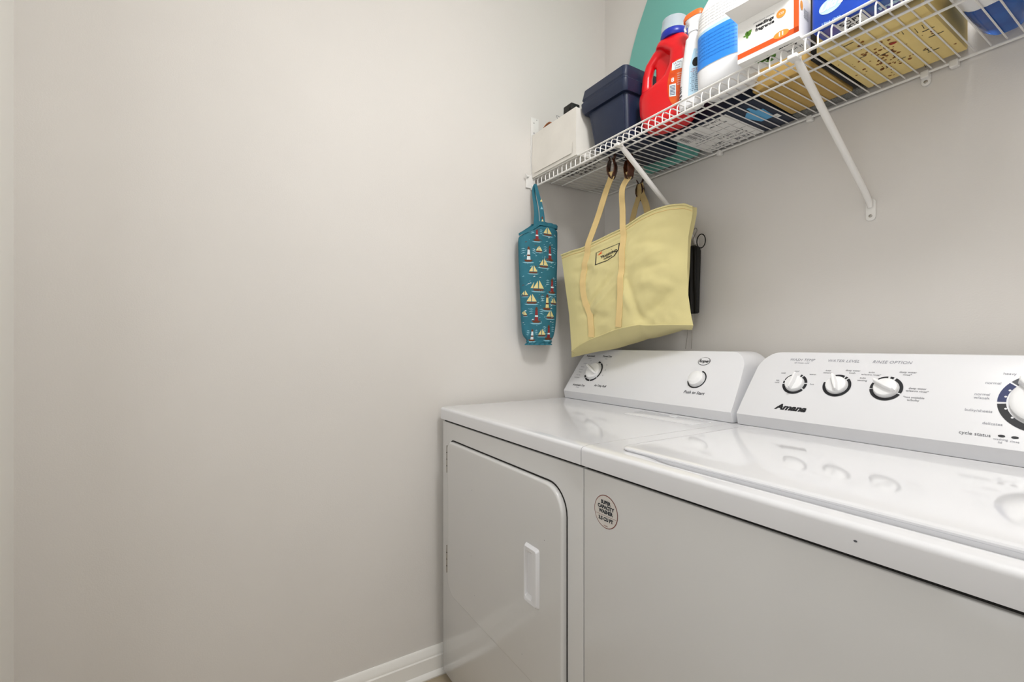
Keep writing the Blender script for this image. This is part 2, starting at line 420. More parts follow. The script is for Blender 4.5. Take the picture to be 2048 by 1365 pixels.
# ---------------- washer
wx0, wx1 = 0.7785, 1.498
wa = thing('washing_machine', 'white top loading washing machine beside the dryer with a row of console knobs', 'washing machine', (1.129, -0.43, 0))
mb = MB(); mb.add(cabinet(wx0 + 0.0005, wx1 - 0.003), 'enamel_shaded'); mb.build('cabinet', wa)
part('seam_shade', box(wx0 + 0.006, wx1 - 0.006, YD + 0.006, -0.07, ZS - 0.009, ZS + 0.002), 'gap', wa)  # shade of the washer seam, made as a dark block
feet(wa, wx0, wx1)
mb = MB(); mb.add(worktop(wx0, wx1, 0.007), 'enamel')
for (x, y) in ((1.285, 0.921),):
    mb.add(on_plane(disc(x, y, 0.0022, 8, 0.0014), frame((0, YD - 0.007, 0), (1, 0, 0), (0, 0, 1)), 0.0004), 'ink')
mb.build('worktop', wa)
def lid_outline(ins=0):
    return rrect(0.846 + ins, 1.452 - ins, -0.757 + ins, -0.300 - ins, (0.022, 0.022, 0.01, 0.01), 8)
lid = loft([[(x, y, ZT - 0.0066) for x, y in lid_outline(0.0034)], [(x, y, ZT + 0.0008) for x, y in lid_outline(0.0026)], [(x, y, ZT + 0.0024) for x, y in lid_outline(0.0006)], [(x, y, ZT + 0.005) for x, y in lid_outline(0)], [(x, y, ZT + 0.0072) for x, y in lid_outline(0.0012)], [(x, y, ZT + 0.0083) for x, y in lid_outline(0.004)], [(x, y, ZT + 0.0088) for x, y in lid_outline(0.010)]])
part('lid', lid, 'enamel', wa)
# round sticker on the front
fr7 = frame((0, YD, 0), (1, 0, 0), (0, 0, 1)); sx, sz = 0.846, 0.822
mb = MB(); mb.add(on_plane(disc(sx, sz, 0.0335, 40), fr7, 0.0004), 'stickring'); mb.add(on_plane(disc(sx, sz, 0.0319, 40), fr7, 0.0007), 'sticker')
for s, y, z in (('SUPER', 0.0180, 0.0098), ('CAPACITY', 0.0085, 0.0098), ('WASHER', -0.0010, 0.0098), ('3.5 CU FT', -0.0155, 0.0098)):
    mb.add(on_plane(text(s, sx, sz + y, z, bold=0.0006, spacing=0.98), fr7, 0.0010), 'stickink')
mb.add(on_plane(flat([(sx - .029, sz - .0085), (sx + .029, sz - .0085), (sx + .029, sz - .0079), (sx - .029, sz - .0079)]), fr7, 0.0010), 'stickring')
mb.add(on_plane(text('HOME', sx, sz - 0.0285, 0.004), fr7, 0.0010), 'stickring')
o = mb.build('sticker', wa); o['label'] = 'round sticker with a thin red ring and dark lettering'
# console
mb = MB(); mb.add(console(wx0 + 0.010, wx1 - 0.004), 'console')
it = []
K = ((0.9165, 0.103, 0.0215, 0.0295), (1.0115, 0.106, 0.0220, 0.0300), (1.1085, 0.107, 0.0225, 0.0305))
for (x, s, r, R1), arcs in zip(K, (((62, 112 - 40), (10, 56), (-28, 4), (-175, -34), (110, 160), (166, 180)), ((66, 110), (50, 60), (-195, 44)), ((70, 84), (92, 130), (-20, 62), (155, 184), (-172, -26)))):
    for a0, a1 in arcs: it.append((arc(x, s, R1 - 0.0065, R1, a0, a1), 'ink_dark'))
for s, x in (('WASH TEMP', 0.9150), ('WATER LEVEL', 1.0095), ('RINSE OPTION', 1.1060)):
    it.append((text(s, x, 0.1745, 0.0105, shear=0.25, spacing=1.05), 'ink_light'))
it.append((text('all rinses cold', 0.917, 0.1655, 0.0065), 'ink_light'))
for s, x, y in (('cool', .912, .1405), ('cold', .880, .133), ('tap\ncold', .872, .107), ('warm', .952, .133), ('hot', .957, .105),
                ('auto\nsensing', .984, .143), ('deep water\nwash', 1.036, .1455),
                ('auto\nw/extra rinse*', 1.074, .143), ('auto\nsensing', 1.060, .127), ('deep water\nrinse*', 1.140, .147), ('deep water\nw/extra rinse*', 1.163, .108), ('*not available\nw/bulky', 1.160, .086)):
    it.append((text(s, x, y, 0.0066), 'ink'))
bx, bs = 1.346, 0.0985
for a0, a1, m in ((98, 140, 'ink'), (143, 184, 'navyink'), (188, 262, 'ink_dark'), (-90, -30, 'ink_dark'), (-26, 40, 'navyink'), (44, 92, 'ink')):
    it.append((arc(bx, bs, 0.0505, 0.0625, a0, a1), m))
for s, x, y in (('heavy', 1.294, .156), ('normal', 1.274, .134), ('normal\nw/soak', 1.262, .104), ('bulky/sheets', 1.261, .072), ('delicates', 1.283, .047), ('light', 1.395, .156), ('rinse', 1.425, .110), ('drain & spin', 1.430, .072)):
    it.append((text(s, x, y, 0.0078), 'ink_light'))
it.append((text('cycle status', 1.262, 0.0225, 0.0095), 'ink'))
for x in (1.2975, 1.3145, 1.3315): it.append((disc(x, 0.0245, 0.0048, 16, 0.0026), 'ink_dark'))
it += [(text('washing\nlid', 1.2970, 0.0145, 0.006), 'ink_light'), (text('rinse', 1.3150, 0.0160, 0.006), 'ink_light')]
it.append((text('Amana', 0.9250, 0.0335, 0.0210, shear=0.35, bold=0.0010, sx=1.22), 'ink_dark'))
it.append((flat([(0.893, 0.0335), (0.914, 0.0335), (0.914, 0.0350), (0.893, 0.0350)]), 'ink_dark'))
face_marks(0, it, mb)
for a in (156, 172, 200, 222, 120, -60, -40, 10, 60):
    a = R(a); mb.add(on_plane(disc(bx + 0.0525 * math.cos(a), bs + 0.0525 * math.sin(a), 0.0020, 10), face_m(0), 0.0010), 'console')
mb.build('control_console', wa)
for (x, s, r, R1), ang in zip(K, (-6, 22, 60)): knob(wa, x, s, r, 0.019, ang)
o = knob(wa, bx, bs, 0.046, 0.024, 40); o['label'] = 'large cycle selector knob'

# ================================================================ WIRE SHELF
ZD = 1.820                                  # deck height
SX1 = XR - 0.012
sh = thing('wire_shelf', 'white wire shelf fixed along the back wall above both machines', 'shelf', (0.01, -0.386, 1.79))
def rod(name, pts, r): return part(name, tube(pts, r, 8), 'wire', sh)
rod('front_rail', [(0.006, -0.386, ZD + 0.003), (SX1, -0.386, ZD + 0.003)], 0.0030)
rod('front_rail', [(0.006, -0.388, ZD - 0.032), (SX1, -0.388, ZD - 0.032)], 0.0034)
rod('support_rail', [(0.02, -0.310, ZD - 0.006), (SX1, -0.310, ZD - 0.006)], 0.0028)
rod('support_rail', [(0.02, -0.255, ZD - 0.006), (SX1, -0.255, ZD - 0.006)], 0.0028)
rod('back_rail', [(0.012, -0.012, ZD - 0.006), (SX1, -0.012, ZD - 0.006)], 0.0034)
x = 0.012; grid = []
while x < SX1:
    grid.append(tube([(x, -0.010, ZD), (x, -0.375, ZD), (x, -0.3855, ZD - 0.003), (x, -0.390, ZD - 0.012), (x, -0.390, ZD - 0.034)], 0.0017, 6)); x += 0.0254
part('wire_deck', merge(*grid), 'wire', sh)
def brace(X):
    b = MB().add(tube([(X, -0.386, ZD - 0.028), (X, -0.375, ZD - 0.030), (X, -0.355, ZD - 0.044), (X, -0.035, 1.553), (X, -0.014, 1.534), (X, -0.006, 1.520)], 0.0075, 12, radii=[0.005, 0.007, 0.0085, 0.0078, 0.0075, 0.006]), 'wire')
    b.add(bevel(box(X - 0.010, X + 0.010, -0.396, -0.372, ZD - 0.036, ZD - 0.026), 0.002), 'wire')
    o = b.build('brace', sh)
    pl = bevel(prism(rrect(X - 0.011, X + 0.011, 1.485, 1.542, 0.009, 6), 0.0, 0.004), 0.001, 2, 40)
    xf(pl, frame((0, -0.0005, 0), (1, 0, 0), (0, 0, 1)))
    f = part('foot_plate', pl, 'wire', o)
    sc = xf(lathe([(0.004, 0), (0.004, 0.001), (0.0025, 0.002)], 0, 0, 14), frame((X, -0.0045, 1.497), (1, 0, 0), (0, 0, 1)))
    s = part('screw', sc, 'steel', o)
for X in (0.470, 1.003, 1.64): brace(X)
for X, big in ((0.57, 0), (0.857, 0), (1.117, 1), (1.17, 0), (0.24, 0), (1.45, 0), (1.75, 0)):
    b = MB().add(bevel(box(X - 0.008, X + 0.008, -0.018, -0.0005, ZD - 0.018, ZD - 0.001), 0.003), 'wire')
    if big:
        p = bevel(prism(rrect(X - 0.009, X + 0.009, ZD - 0.034, ZD - 0.004, 0.008, 6), 0.0, 0.006), 0.0015, 2, 40)
        b.add(xf(p, frame((0, -0.0005, 0), (1, 0, 0), (0, 0, 1))), 'wire')
        b.add(xf(lathe([(0.004, 0), (0.004, 0.001), (0.0025, 0.0018)], 0, 0, 14), frame((X, -0.0066, ZD - 0.025), (1, 0, 0), (0, 0, 1))), 'steel')
    b.build('wall_clip', sh)
# end bracket on the left wall
b = MB().add(bevel(box(0.0005, 0.007, -0.425, -0.378, ZD - 0.040, ZD + 0.012), 0.002), 'wire')
b.add(bevel(box(0.0005, 0.020, -0.402, -0.380, ZD - 0.046, ZD - 0.026), 0.003), 'wire')
b.add(tube([(0.008, -0.415, ZD + 0.004), (0.018, -0.43, ZD + 0.0), (0.020, -0.436, ZD + 0.008)], 0.003, 8), 'wire')
b.build('end_bracket', sh)
b = MB().add(bevel(box(0.0005, 0.004, -0.400, -0.362, ZD + 0.012, 2.066), 0.001), 'wire')
wl = frame((0.004, 0, 0), (0, 1, 0), (0, 0, 1))
for yy, zz in ((-0.386, 2.045), (-0.386, 2.005), (-0.386, 1.965)): b.add(on_plane(disc(yy, zz, 0.0022, 10), wl), 'gap')
b.add(on_plane(disc(-0.372, 2.060, 0.0016, 10), wl), 'gap')
b.build('upright_plate', sh)

ZB = ZD + 0.0022                              # things stand on the deck wires
# ================================================================ WHITE BOX
bxo = thing('cardboard_box', 'open white cardboard box at the left end of the wire shelf', 'box', (0.147, -0.25, ZB))
X0, X1, Y0, Y1, H = 0.009, 0.279, -0.398, -0.10, 0.168
t = 0.003
body = MB()
for c in ((X0, X1, Y0, Y0 + t, 0, H), (X0, X1, Y1 - t, Y1, 0, H - 0.004), (X0, X0 + t, Y0 + t, Y1 - t, 0, H - 0.003), (X1 - t, X1, Y0 + t, Y1 - t, 0, H - 0.001), (X0 + t, X1 - t, Y0 + t, Y1 - t, 0, t)):
    b = box(c[0], c[1], c[2], c[3], ZB + c[4], ZB + c[5]); bmesh.ops.subdivide_edges(b, edges=b.edges, cuts=6, use_grid_fill=True)
    for v in b.verts:
        v.co += Vector((0, 0.0022 * noise.noise(v.co * 14), 0.0012 * noise.noise(v.co * 30 + Vector((9, 0, 0))) if v.co.z > ZB + 0.02 else 0))
    body.add(b, 'box')
un = frame((0, 0, ZB), (1, 0, 0), (0, -1, 0))       # underside plane: x right, y towards the front (seen from below)
for i, s in enumerate(('DETERGENT PODS KEEP DRY', 'THIS SIDE DOWN 24 CT', 'STORE FLAT')):
    body.add(on_plane(text(s, 0.185, 0.305 - i * 0.022, 0.017, bold=0.0008), un, 0.0006), 'ink_dark')
body.build('box_body', bxo)
part('packing_tape', box(X0 + 0.02, X1 - 0.02, Y0 - 0.0040, Y0 - 0.0030, ZB + 0.012, ZB + 0.05), 'box', bxo)
lp = [(0.058 + 0.036 * math.cos(R(a)), -0.365 + 0.01 * math.sin(R(a)), ZB + 0.168 + 0.040 * math.sin(R(a))) for a in range(0, 360, 12)]
tag(MB().add(tube(lp, 0.004, 8, cyc=True), 'rust').build('cord_loop', origin=(0.058, -0.365, ZB + 0.168)), 'brown cord loop rising out of the open white box', 'cord')
tag(MB().add(bevel(box(0.178, 0.226, -0.375, -0.335, ZB + 0.005, ZB + 0.214), 0.004), 'black').add(box(0.185, 0.219, -0.379, -0.374, ZB + 0.03, ZB + 0.195), 'black').build('charger_block', origin=(0.202, -0.355, ZB)), 'small black block poking out of the open white box', 'charger')
wr = [(0.12 + 0.045 * t, -0.37 + 0.01 * math.sin(9 * t), ZB + 0.165 + 0.034 * math.sin(3.1 * t) - 0.004 * t) for t in [k / 14 for k in range(15)]]
tag(MB().add(tube(wr, 0.0007, 6), 'ink').build('thin_wire', origin=(0.14, -0.34, ZB + 0.16)), 'thin grey wire curling over the edge of the white box', 'wire')

# ================================================================ NAVY BIN
bn = thing('storage_bin', 'navy blue plastic storage bin with a lid between the white box and the red bottle', 'bin', (0.39, -0.23, ZB))
def rr3(x0, x1, y0, y1, r, z): return [(x, y, z) for x, y in rrect(x0, x1, y0, y1, r, 5)]
ZL = 1.960
bd = loft([rr3(0.328, 0.470, -0.345, -0.11, 0.012, ZB), rr3(0.322, 0.476, -0.352, -0.105, 0.014, ZB + 0.006), rr3(0.302, 0.484, -0.366, -0.095, 0.014, ZL), rr3(0.302, 0.484, -0.366, -0.095, 0.014, ZL + 0.02)])
mb = MB().add(bd, 'navy')
rib = loft([[(0.341, -0.353, ZB + 0.012), (0.468, -0.353, ZB + 0.012), (0.468, -0.349, ZB + 0.012), (0.341, -0.349, ZB + 0.012)], [(0.326, -0.3695, ZL - 0.004), (0.474, -0.3695, ZL - 0.004), (0.474, -0.362, ZL - 0.004), (0.326, -0.362, ZL - 0.004)]])
mb.add(bevel(rib, 0.0012, 2), 'navy')
mb.build('bin_body', bn)
ld = loft([rr3(0.290, 0.492, -0.377, -0.085, 0.015, ZL), rr3(0.283, 0.496, -0.383, -0.080, 0.016, ZL + 0.012), rr3(0.281, 0.497, -0.384, -0.078, 0.016, ZL + 0.036), rr3(0.287, 0.494, -0.380, -0.083, 0.015, ZL + 0.040),
           rr3(0.287, 0.494, -0.380, -0.083, 0.015, ZL + 0.046), rr3(0.284, 0.495, -0.382, -0.080, 0.015, ZL + 0.050), rr3(0.290, 0.492, -0.377, -0.086, 0.015, ZL + 0.080), rr3(0.296, 0.487, -0.371, -0.092, 0.013, ZL + 0.084)])
part('bin_lid', ld, 'navy', bn)

# ================================================================ RED BOTTLE
def lay(bvh, o, x=(1, 0, 0), y=(0, 0, 1)):       # returns helper laying marks on a surface
    m = frame(o, x, y)
    return lambda bm, off=0.0007, cut=0.008: project(bm, bvh, m, off, cut)
rb = thing('detergent_bottle', 'red laundry detergent bottle with a handle and a clear cap', 'detergent bottle', (0.582, -0.287, ZB), R(14))
secs = [(0.000, -0.058, 0.062, 0.030), (0.004, -0.066, 0.070, 0.037), (0.02, -0.077, 0.080, 0.046), (0.06, -0.088, 0.088, 0.050), (0.105, -0.091, 0.091, 0.050), (0.125, -0.089, 0.092, 0.049), (0.138, -0.050, 0.092, 0.047),
        (0.155, -0.010, 0.091, 0.046), (0.19, 0.012, 0.089, 0.044), (0.230, 0.016, 0.083, 0.042), (0.252, -0.010, 0.078, 0.038), (0.265, -0.036, 0.072, 0.036), (0.278, -0.030, 0.064, 0.033), (0.284, -0.022, 0.058, 0.030)]
bb = loft([sup((a + b) / 2, 0, z, (b - a) / 2, t_, 3.0, 36) for z, a, b, t_ in secs])
web = loft([sup(-0.012, 0.004, z, 0.030, t_, 3.0, 24) for z, t_ in ((0.125, 0.034), (0.145, 0.016), (0.17, 0.008), (0.21, 0.008), (0.24, 0.012), (0.262, 0.020))])
hd = merge(web, tube([(-0.064, 0, 0.105), (-0.072, 0, 0.15), (-0.070, 0, 0.19), (-0.060, 0, 0.225), (-0.035, 0, 0.250), (-0.005, 0, 0.260)], 0.02, 14, radii=[0.024, 0.0185, 0.0165, 0.0165, 0.019, 0.022]))
rbody = bake(merge(bb, hd), [('REMESH', dict(mode='VOXEL', voxel_size=0.0028)), ('SMOOTH', dict(factor=0.5, iterations=8))])
bv = BVHTree.FromBMesh(rbody); L = lay(bv, (0, -0.1, 0))
mb = MB().add(rbody, 'red')
ov = [(0.052 + 0.030 * math.cos(R(a)), 0.112 + 0.075 * math.sin(R(a))) for a in range(0, 360, 10)]
mb.add(L(flat(ov)), 'redlabel')
mb.add(L(flat([(0.035, 0.180), (0.068, 0.184), (0.072, 0.152), (0.034, 0.156)]), 0.0011), 'whiteprint')
for k in range(3): mb.add(L(text(('ULTRA', 'clean', 'fresh')[k], 0.052, 0.175 - 0.008 * k, 0.008), 0.0015), 'navyink')
mb.add(L(flat([(0.028, 0.112), (0.048, 0.110), (0.048, 0.070), (0.028, 0.074)]), 0.0011), 'whiteprint')
for k in range(7): mb.add(L(flat([(0.0305, 0.107 - k * 0.0045), (0.0460, 0.105 - k * 0.0045), (0.0460, 0.1030 - k * 0.0045), (0.0305, 0.1050 - k * 0.0045)]), 0.0015), 'navyink')
mb.add(L(text('8', 0.038, 0.124, 0.018, bold=0.0006), 0.0011), 'whiteprint')
for k in range(6): mb.add(L(text('cleans deep', 0.064, 0.14 - k * 0.007, 0.0055), 0.0011), 'whiteprint')
RBM = rb.matrix_basis @ Matrix.Diagonal((0.97, 0.97, 0.93, 1)); mb.bm.transform(RBM); mb.build('bottle_body', rb)
def lpart(name, bm, m, root): return part(name, xf(bm, root.matrix_basis), m, root)
def rpart(name, bm, m, root): return part(name, xf(bm, RBM), m, root)
rpart('collar', loft([sup(0.022, 0, z, r, r, 2, 32) for r, z in ((0.040, 0.279), (0.043, 0.284), (0.043, 0.293), (0.0415, 0.300), (0.0405, 0.302))]), 'bluering', rb)
rpart('cap', loft([sup(0.022, 0, z, r, r, 2, 32) for r, z in ((0.0405, 0.3025), (0.0405, 0.318), (0.038, 0.330), (0.037, 0.343), (0.033, 0.3455))]), 'clear', rb)

# ================================================================ SPRAY BOTTLE
sp = thing('spray_bottle', 'slim white spray bottle with an orange nozzle beside the red bottle', 'spray bottle', (0.6965, -0.327, ZB), R(4))
sb = loft([sup(0, 0, z, a, b, 2.6, 32) for z, a, b in ((0, 0.030, 0.018), (0.004, 0.034, 0.022), (0.02, 0.0355, 0.024), (0.09, 0.033, 0.023), (0.14, 0.029, 0.022), (0.18, 0.024, 0.020), (0.212, 0.020, 0.020), (0.220, 0.014, 0.014), (0.232, 0.0135, 0.0135))])
bv = BVHTree.FromBMesh(sb); mb = MB().add(sb, 'white'); L = lay(bv, (0, -0.1, 0))
mb.add(L(flat([(0.004, 0.03), (0.042, 0.03), (0.040, 0.17), (0.014, 0.17), (0.004, 0.12)])), 'label_pale')
mb.add(L(disc(0.022, 0.128, 0.010, 20, 0.014), 0.0011), 'gap')
for k in range(12): mb.add(L(text(('kills germs', 'multi surface', 'no streaks')[k % 3], 0.024, 0.108 - k * 0.006, 0.006), 0.0011), 'redink' if k < 2 else 'navyink')
for k, s in enumerate(('Z', 'all', 'eco')): mb.add(L(text(s, -0.024, 0.066 - k * 0.012, 0.014 if k == 0 else 0.010, bold=0.0005), 0.0008), 'ink_dark')
mb.add(L(flat([(-0.029, 0.026), (-0.019, 0.026), (-0.019, 0.034), (-0.029, 0.034)]), 0.0008), 'ink_dark')
SPM = sp.matrix_basis @ Matrix(((1, 0, .035, 0), (0, 1, 0, 0), (0, 0, .90, 0), (0, 0, 0, 1))); mb.bm.transform(SPM); mb.build('bottle_body', sp)
nz = loft([sup(0, 0, z, a, b, 2.4, 24) for z, a, b in ((0.232, 0.0165, 0.0165), (0.246, 0.0165, 0.0165), (0.256, 0.014, 0.013), (0.266, 0.020, 0.014), (0.276, 0.027, 0.015))])
part('nozzle_neck', xf(nz, SPM), 'white', sp)
nt_ = loft([sup(-0.002, 0, z, a, b, 2.6, 24) for z, a, b in ((0.276, 0.030, 0.0165), (0.285, 0.031, 0.0165), (0.293, 0.027, 0.014), (0.296, 0.020, 0.010))])
part('nozzle', xf(nt_, SPM), 'orange', sp)
part('trigger', xf(tube([(-0.024, 0, 0.276), (-0.030, 0, 0.262), (-0.027, 0, 0.250)], 0.0035, 8), SPM), 'white', sp)

# ================================================================ WHITE JUG
jg = thing('cleaner_jug', 'big white cleaner jug with a blue label behind the open white and orange box', 'jug', (0.802, -0.322, ZB), R(5))
jb = loft([sup(cx, 0, z, a, b, 3.0, 48) for z, cx, a, b in ((0, 0, 0.046, 0.030), (0.002, 0, 0.054, 0.038), (0.008, 0, 0.063, 0.046), (0.018, 0, 0.069, 0.052), (0.032, 0.001, 0.0700, 0.055), (0.06, 0.001, 0.0710, 0.056), (0.165, 0.001, 0.0705, 0.055), (0.20, 0, 0.069, 0.052), (0.23, 0.002, 0.060, 0.046), (0.255, 0.004, 0.044, 0.038), (0.275, 0.005, 0.026, 0.025), (0.290, 0.005, 0.022, 0.022))])
bv = BVHTree.FromBMesh(jb); mb = MB().add(jb, 'white'); L = lay(bv, (0, -0.1, 0))
mb.add(L(flat(rrect(-0.069, 0.069, 0.062, 0.226, 0.004))), 'paper')
mb.add(L(flat(rrect(-0.069, 0.069, 0.063, 0.152, 0.003)), 0.0011), 'label_blue')
mb.add(L(flat([(-0.069, 0.152), (0.069, 0.152), (0.069, 0.162), (-0.069, 0.158)]), 0.0011), 'label_pale')
for k in range(7): mb.add(L(text('kills 99.9% of germs and removes tough stains', 0.0, 0.140 - k * 0.0095, 0.0066, sx=0.85), 0.0015), 'label_blue2')
for k in range(6): mb.add(L(text('directions: pour on surface, wipe and rinse well with water', 0.0, 0.212 - k * 0.0085, 0.0056, sx=0.78), 0.0015), 'ink_light')
mb.bm.transform(jg.matrix_basis); mb.build('jug_body', jg)
lpart('jug_cap', lathe([(0.026, 0.289), (0.027, 0.293), (0.027, 0.32), (0.024, 0.325)], 0.005, 0, 28), 'white', jg)

# ================================================================ WHITE AND ORANGE BOX
vb = thing('tissue_box', 'open white box with orange stripe and green leaf at the right brace', 'box', (0.952, -0.376, ZB))
X0, X1, Y0, Y1, H = 0.872, 1.012, -0.388, -0.318, 0.112
mb = MB(); t = 0.0016
for c in ((X0, X1, Y0, Y0 + t, 0, H), (X0, X1, Y1 - t, Y1, 0, H), (X0, X0 + t, Y0 + t, Y1 - t, 0, H), (X1 - t, X1, Y0 + t, Y1 - t, 0, H), (X0 + t, X1 - t, Y0 + t, Y1 - t, 0, t)):
    mb.add(box(c[0], c[1], c[2], c[3], ZB + c[4], ZB + c[5]), 'paper')
fp = frame((0, Y0, ZB), (1, 0, 0), (0, 0, 1))
mk = lambda b, m, off=0.0004: mb.add(on_plane(b, fp, off), m)
mk(flat([(X0, 0.012), (X1, 0.012), (X1, 0.026), (X0, 0.026)]), 'orangeink')
mk(flat([(X1 - 0.011, 0.012), (X1, 0.012), (X1, H), (X1 - 0.011, H)]), 'orangeink')
mk(disc(0.974, 0.079, 0.0105), 'amber', 0.0007); mk(disc(0.974, 0.026, 0.017, 28, 0.009), 'amber', 0.0008)
mk(text('11', 0.974, 0.026, 0.014, bold=0.0006), 'paper', 0.0011); mk(text('120', 0.974, 0.079, 0.008), 'paper', 0.0010)
def leaf(cx, cy, l_, a):
    pts = [(cx + l_ * t_ * math.cos(a) - s_ * l_ * 0.30 * math.sin(pi * t_) * math.sin(a), cy + l_ * t_ * math.sin(a) + s_ * l_ * 0.30 * math.sin(pi * t_) * math.cos(a)) for s_, seq in ((1, [k / 8 for k in range(9)]), (-1, [k / 8 for k in range(7, 0, -1)])) for t_ in seq]
    return flat(pts)
for a, l_ in ((40, 0.018), (80, 0.013), (5, 0.012), (160, 0.008), (-60, 0.009)): mk(leaf(0.893, 0.066, l_, R(a)), 'green')
mk(text('seedlings', 0.937, 0.080, 0.0115, bold=0.0005), 'ink_dark'); mk(text('fragrance', 0.937, 0.069, 0.0115, bold=0.0005), 'ink_dark'); mk(text('plant based cleaning', 0.935, 0.090, 0.006), 'ink_light')
rp = frame((X1, 0, ZB), (0, 1, 0), (0, 0, 1))
mb.add(on_plane(disc(Y0 + 0.014, 0.083, 0.008, 20, 0.012), rp), 'amber')
for k in range(4): mb.add(on_plane(text('sheets', 0, 0, 0.010), rp @ TR(Y0 + 0.030 + k * 0.007, 0.07, 0) @ Matrix.Rotation(R(90), 4, 'Z'), 0.0004), 'ink')
for a, l_, cx, cy in ((30, 0.030, 0.925, 0.345), (75, 0.024, 0.93, 0.345), (150, 0.026, 0.925, 0.35), (-20, 0.02, 0.92, 0.345), (200, 0.018, 0.935, 0.36)): mb.add(on_plane(leaf(cx, cy, l_, R(a)), un), 'green')
VM = TR(0.952, -0.376, ZB, R(6)) @ Matrix.Diagonal((0.943, 0.90, 0.857, 1)) @ TR(-0.942, 0.353, -ZB)
mb.add(on_plane(text('sunny', 0.982, 0.37, 0.017, bold=0.0008), un), 'ink_dark'); mb.add(on_plane(text('natural', 0.985, 0.345, 0.014), un), 'ink')
mb.bm.transform(VM); mb.build('box_body', vb)
fl = bmesh.new(); nx = 8; rows = []
for j in range(6):
    t_ = j / 5; rows.append([])
    for i in range(nx + 1):
        a = i / nx
        p = Vector((X0, Y0, ZB + H)).lerp(Vector((X1 - 0.010, Y0, ZB + H)), a)
        q = Vector((X0 - 0.012, Y0 - 0.044, ZB + H + 0.018)).lerp(Vector((X1 - 0.02, Y0 - 0.040, ZB + H + 0.030)), a)
        rows[-1].append(fl.verts.new(p.lerp(q, t_) + Vector((0, -0.004 * math.sin(pi * t_), -0.006 * math.sin(pi * a) * t_))))
for j in range(5):
    for i in range(nx): fl.faces.new((rows[j][i], rows[j][i + 1], rows[j + 1][i + 1], rows[j + 1][i]))
fl = bake(fl, [('SOLIDIFY', dict(thickness=0.0018, offset=0))])
part('top_flap', xf(fl, VM), 'paper', vb)

# ================================================================ BLUE PACK
bp_ = thing('wipes_pack', 'blue printed pack standing at the shelf front right of the white and orange box', 'pack', (1.15, -0.345, ZB))
pk = box(1.036, 1.208, -0.382, -0.318, ZB, ZB + 0.115); bevel(pk, 0.008, 4)
bv = BVHTree.FromBMesh(pk); mb = MB().add(pk, 'pack')
fp = frame((0, -0.382, ZB), (1, 0, 0), (0, 0, 1))
mb.add(on_plane(disc(1.074, 0.040, 0.022, 30, 0.015), fp, 0.0005), 'label_pale'); mb.add(on_plane(text('Ultra', 1.074, 0.041, 0.021, shear=0.4, bold=0.0007), fp, 0.0009), 'paper')
mb.add(on_plane(text('Ultra clean', 1.075, 0.008, 0.008), fp, 0.0005), 'label_pale')
mb.add(on_plane(disc(1.14, 0.085, 0.02, 24, 0.014), fp, 0.0005), 'paper')
mb.add(on_plane(flat([(1.045, 0.327), (1.2, 0.327), (1.2, 0.374), (1.045, 0.374)]), un, 0.0004), 'packbottom')
mb.add(on_plane(flat([(1.078, 0.330), (1.125, 0.330), (1.125, 0.372), (1.078, 0.372)]), un, 0.0007), 'paper')
mb.add(on_plane(text('SOFT', 1.102, 0.360, 0.017, bold=0.0008), un, 0.0010), 'ink_dark'); mb.add(on_plane(text('XXL', 1.102, 0.342, 0.017, bold=0.0008), un, 0.0010), 'ink_dark')
mb.add(on_plane(text('Fresh', 1.165, 0.350, 0.017, bold=0.0008), un, 0.0008), 'label_pale')
mb.build('pack_wrap', bp_)

# ================================================================ CARTONS BEHIND
def carton(name, label, X0, X1, Y0, Y1, H, m, rz=0, marks=(), cat='carton'):
    cx, cy = (X0 + X1) / 2, (Y0 + Y1) / 2
    t_ = TR(cx, cy, 0, R(rz)) @ TR(-cx, -cy, 0)
    b = MB().add(bevel(box(X0, X1, Y0, Y1, ZB, ZB + H), 0.003, 2), m)
    for bm, mm, off in marks: b.add(on_plane(bm, un, off), mm)
    b.bm.transform(t_)
    return tag(b.build(name, origin=(cx, cy, ZB)), label, cat)
rnd = random.Random(3); mk_ = []
for k in range(95):
    x = rnd.choice((rnd.gauss(1.105, 0.012), rnd.gauss(1.075, 0.010), rnd.uniform(1.01, 1.19))); y = rnd.gauss(0.155, 0.055); 
    if not (1.012 < x < 1.19 and 0.03 < y < 0.28): continue
    r = rnd.uniform(0.0012, 0.0050); mk_.append((flat([(x + r * rnd.uniform(.5, 1.3) * math.cos(a), y + r * rnd.uniform(.5, 1.3) * math.sin(a)) for a in (0, 1, 2, 3, 4, 5)]), 'brownink', 0.0004))
mk_.append((disc(1.118, 0.20, 0.007, 9, 0.005), 'redink', 0.0007))
for k in range(16):
    x, y = rnd.uniform(1.02, 1.185), rnd.uniform(0.03, 0.28); a = rnd.choice((0, 0, 1.57)); l_ = rnd.uniform(0.006, 0.012)
    dx, dy = l_ * math.cos(a), l_ * math.sin(a); mk_.append((flat([(x - dx, y - dy - .0013), (x + dx, y + dy - .0013), (x + dx + .0013, y + dy + .0013), (x - dx - .0013, y - dy + .0013)]), 'ink_dark', 0.0006))
carton('yellow_carton', 'pale yellow carton with brown specks lying under the blue pack', 1.008, 1.198, -0.300, -0.030, 0.19, 'yellow', 0, mk_)  # height raised to keep lamp light off the wall behind
carton('tan_carton', 'plain tan carton at the shelf back left of the yellow carton', 0.832, 0.985, -0.262, -0.052, 0.13, 'tan', 2)
mk_ = [(flat([(0.012 + x, y) for x, y in ((0.750, 0.155), (0.785, 0.175), (0.790, 0.195), (0.797, 0.195), (0.797, 0.172), (0.808, 0.168), (0.808, 0.108), (0.770, 0.100))]), 'skyink', 0.0006),
       (flat([(0.805, 0.10 + 0.035), (0.822, 0.135), (0.822, 0.112), (0.805, 0.112)]), 'paper', 0.0006)]
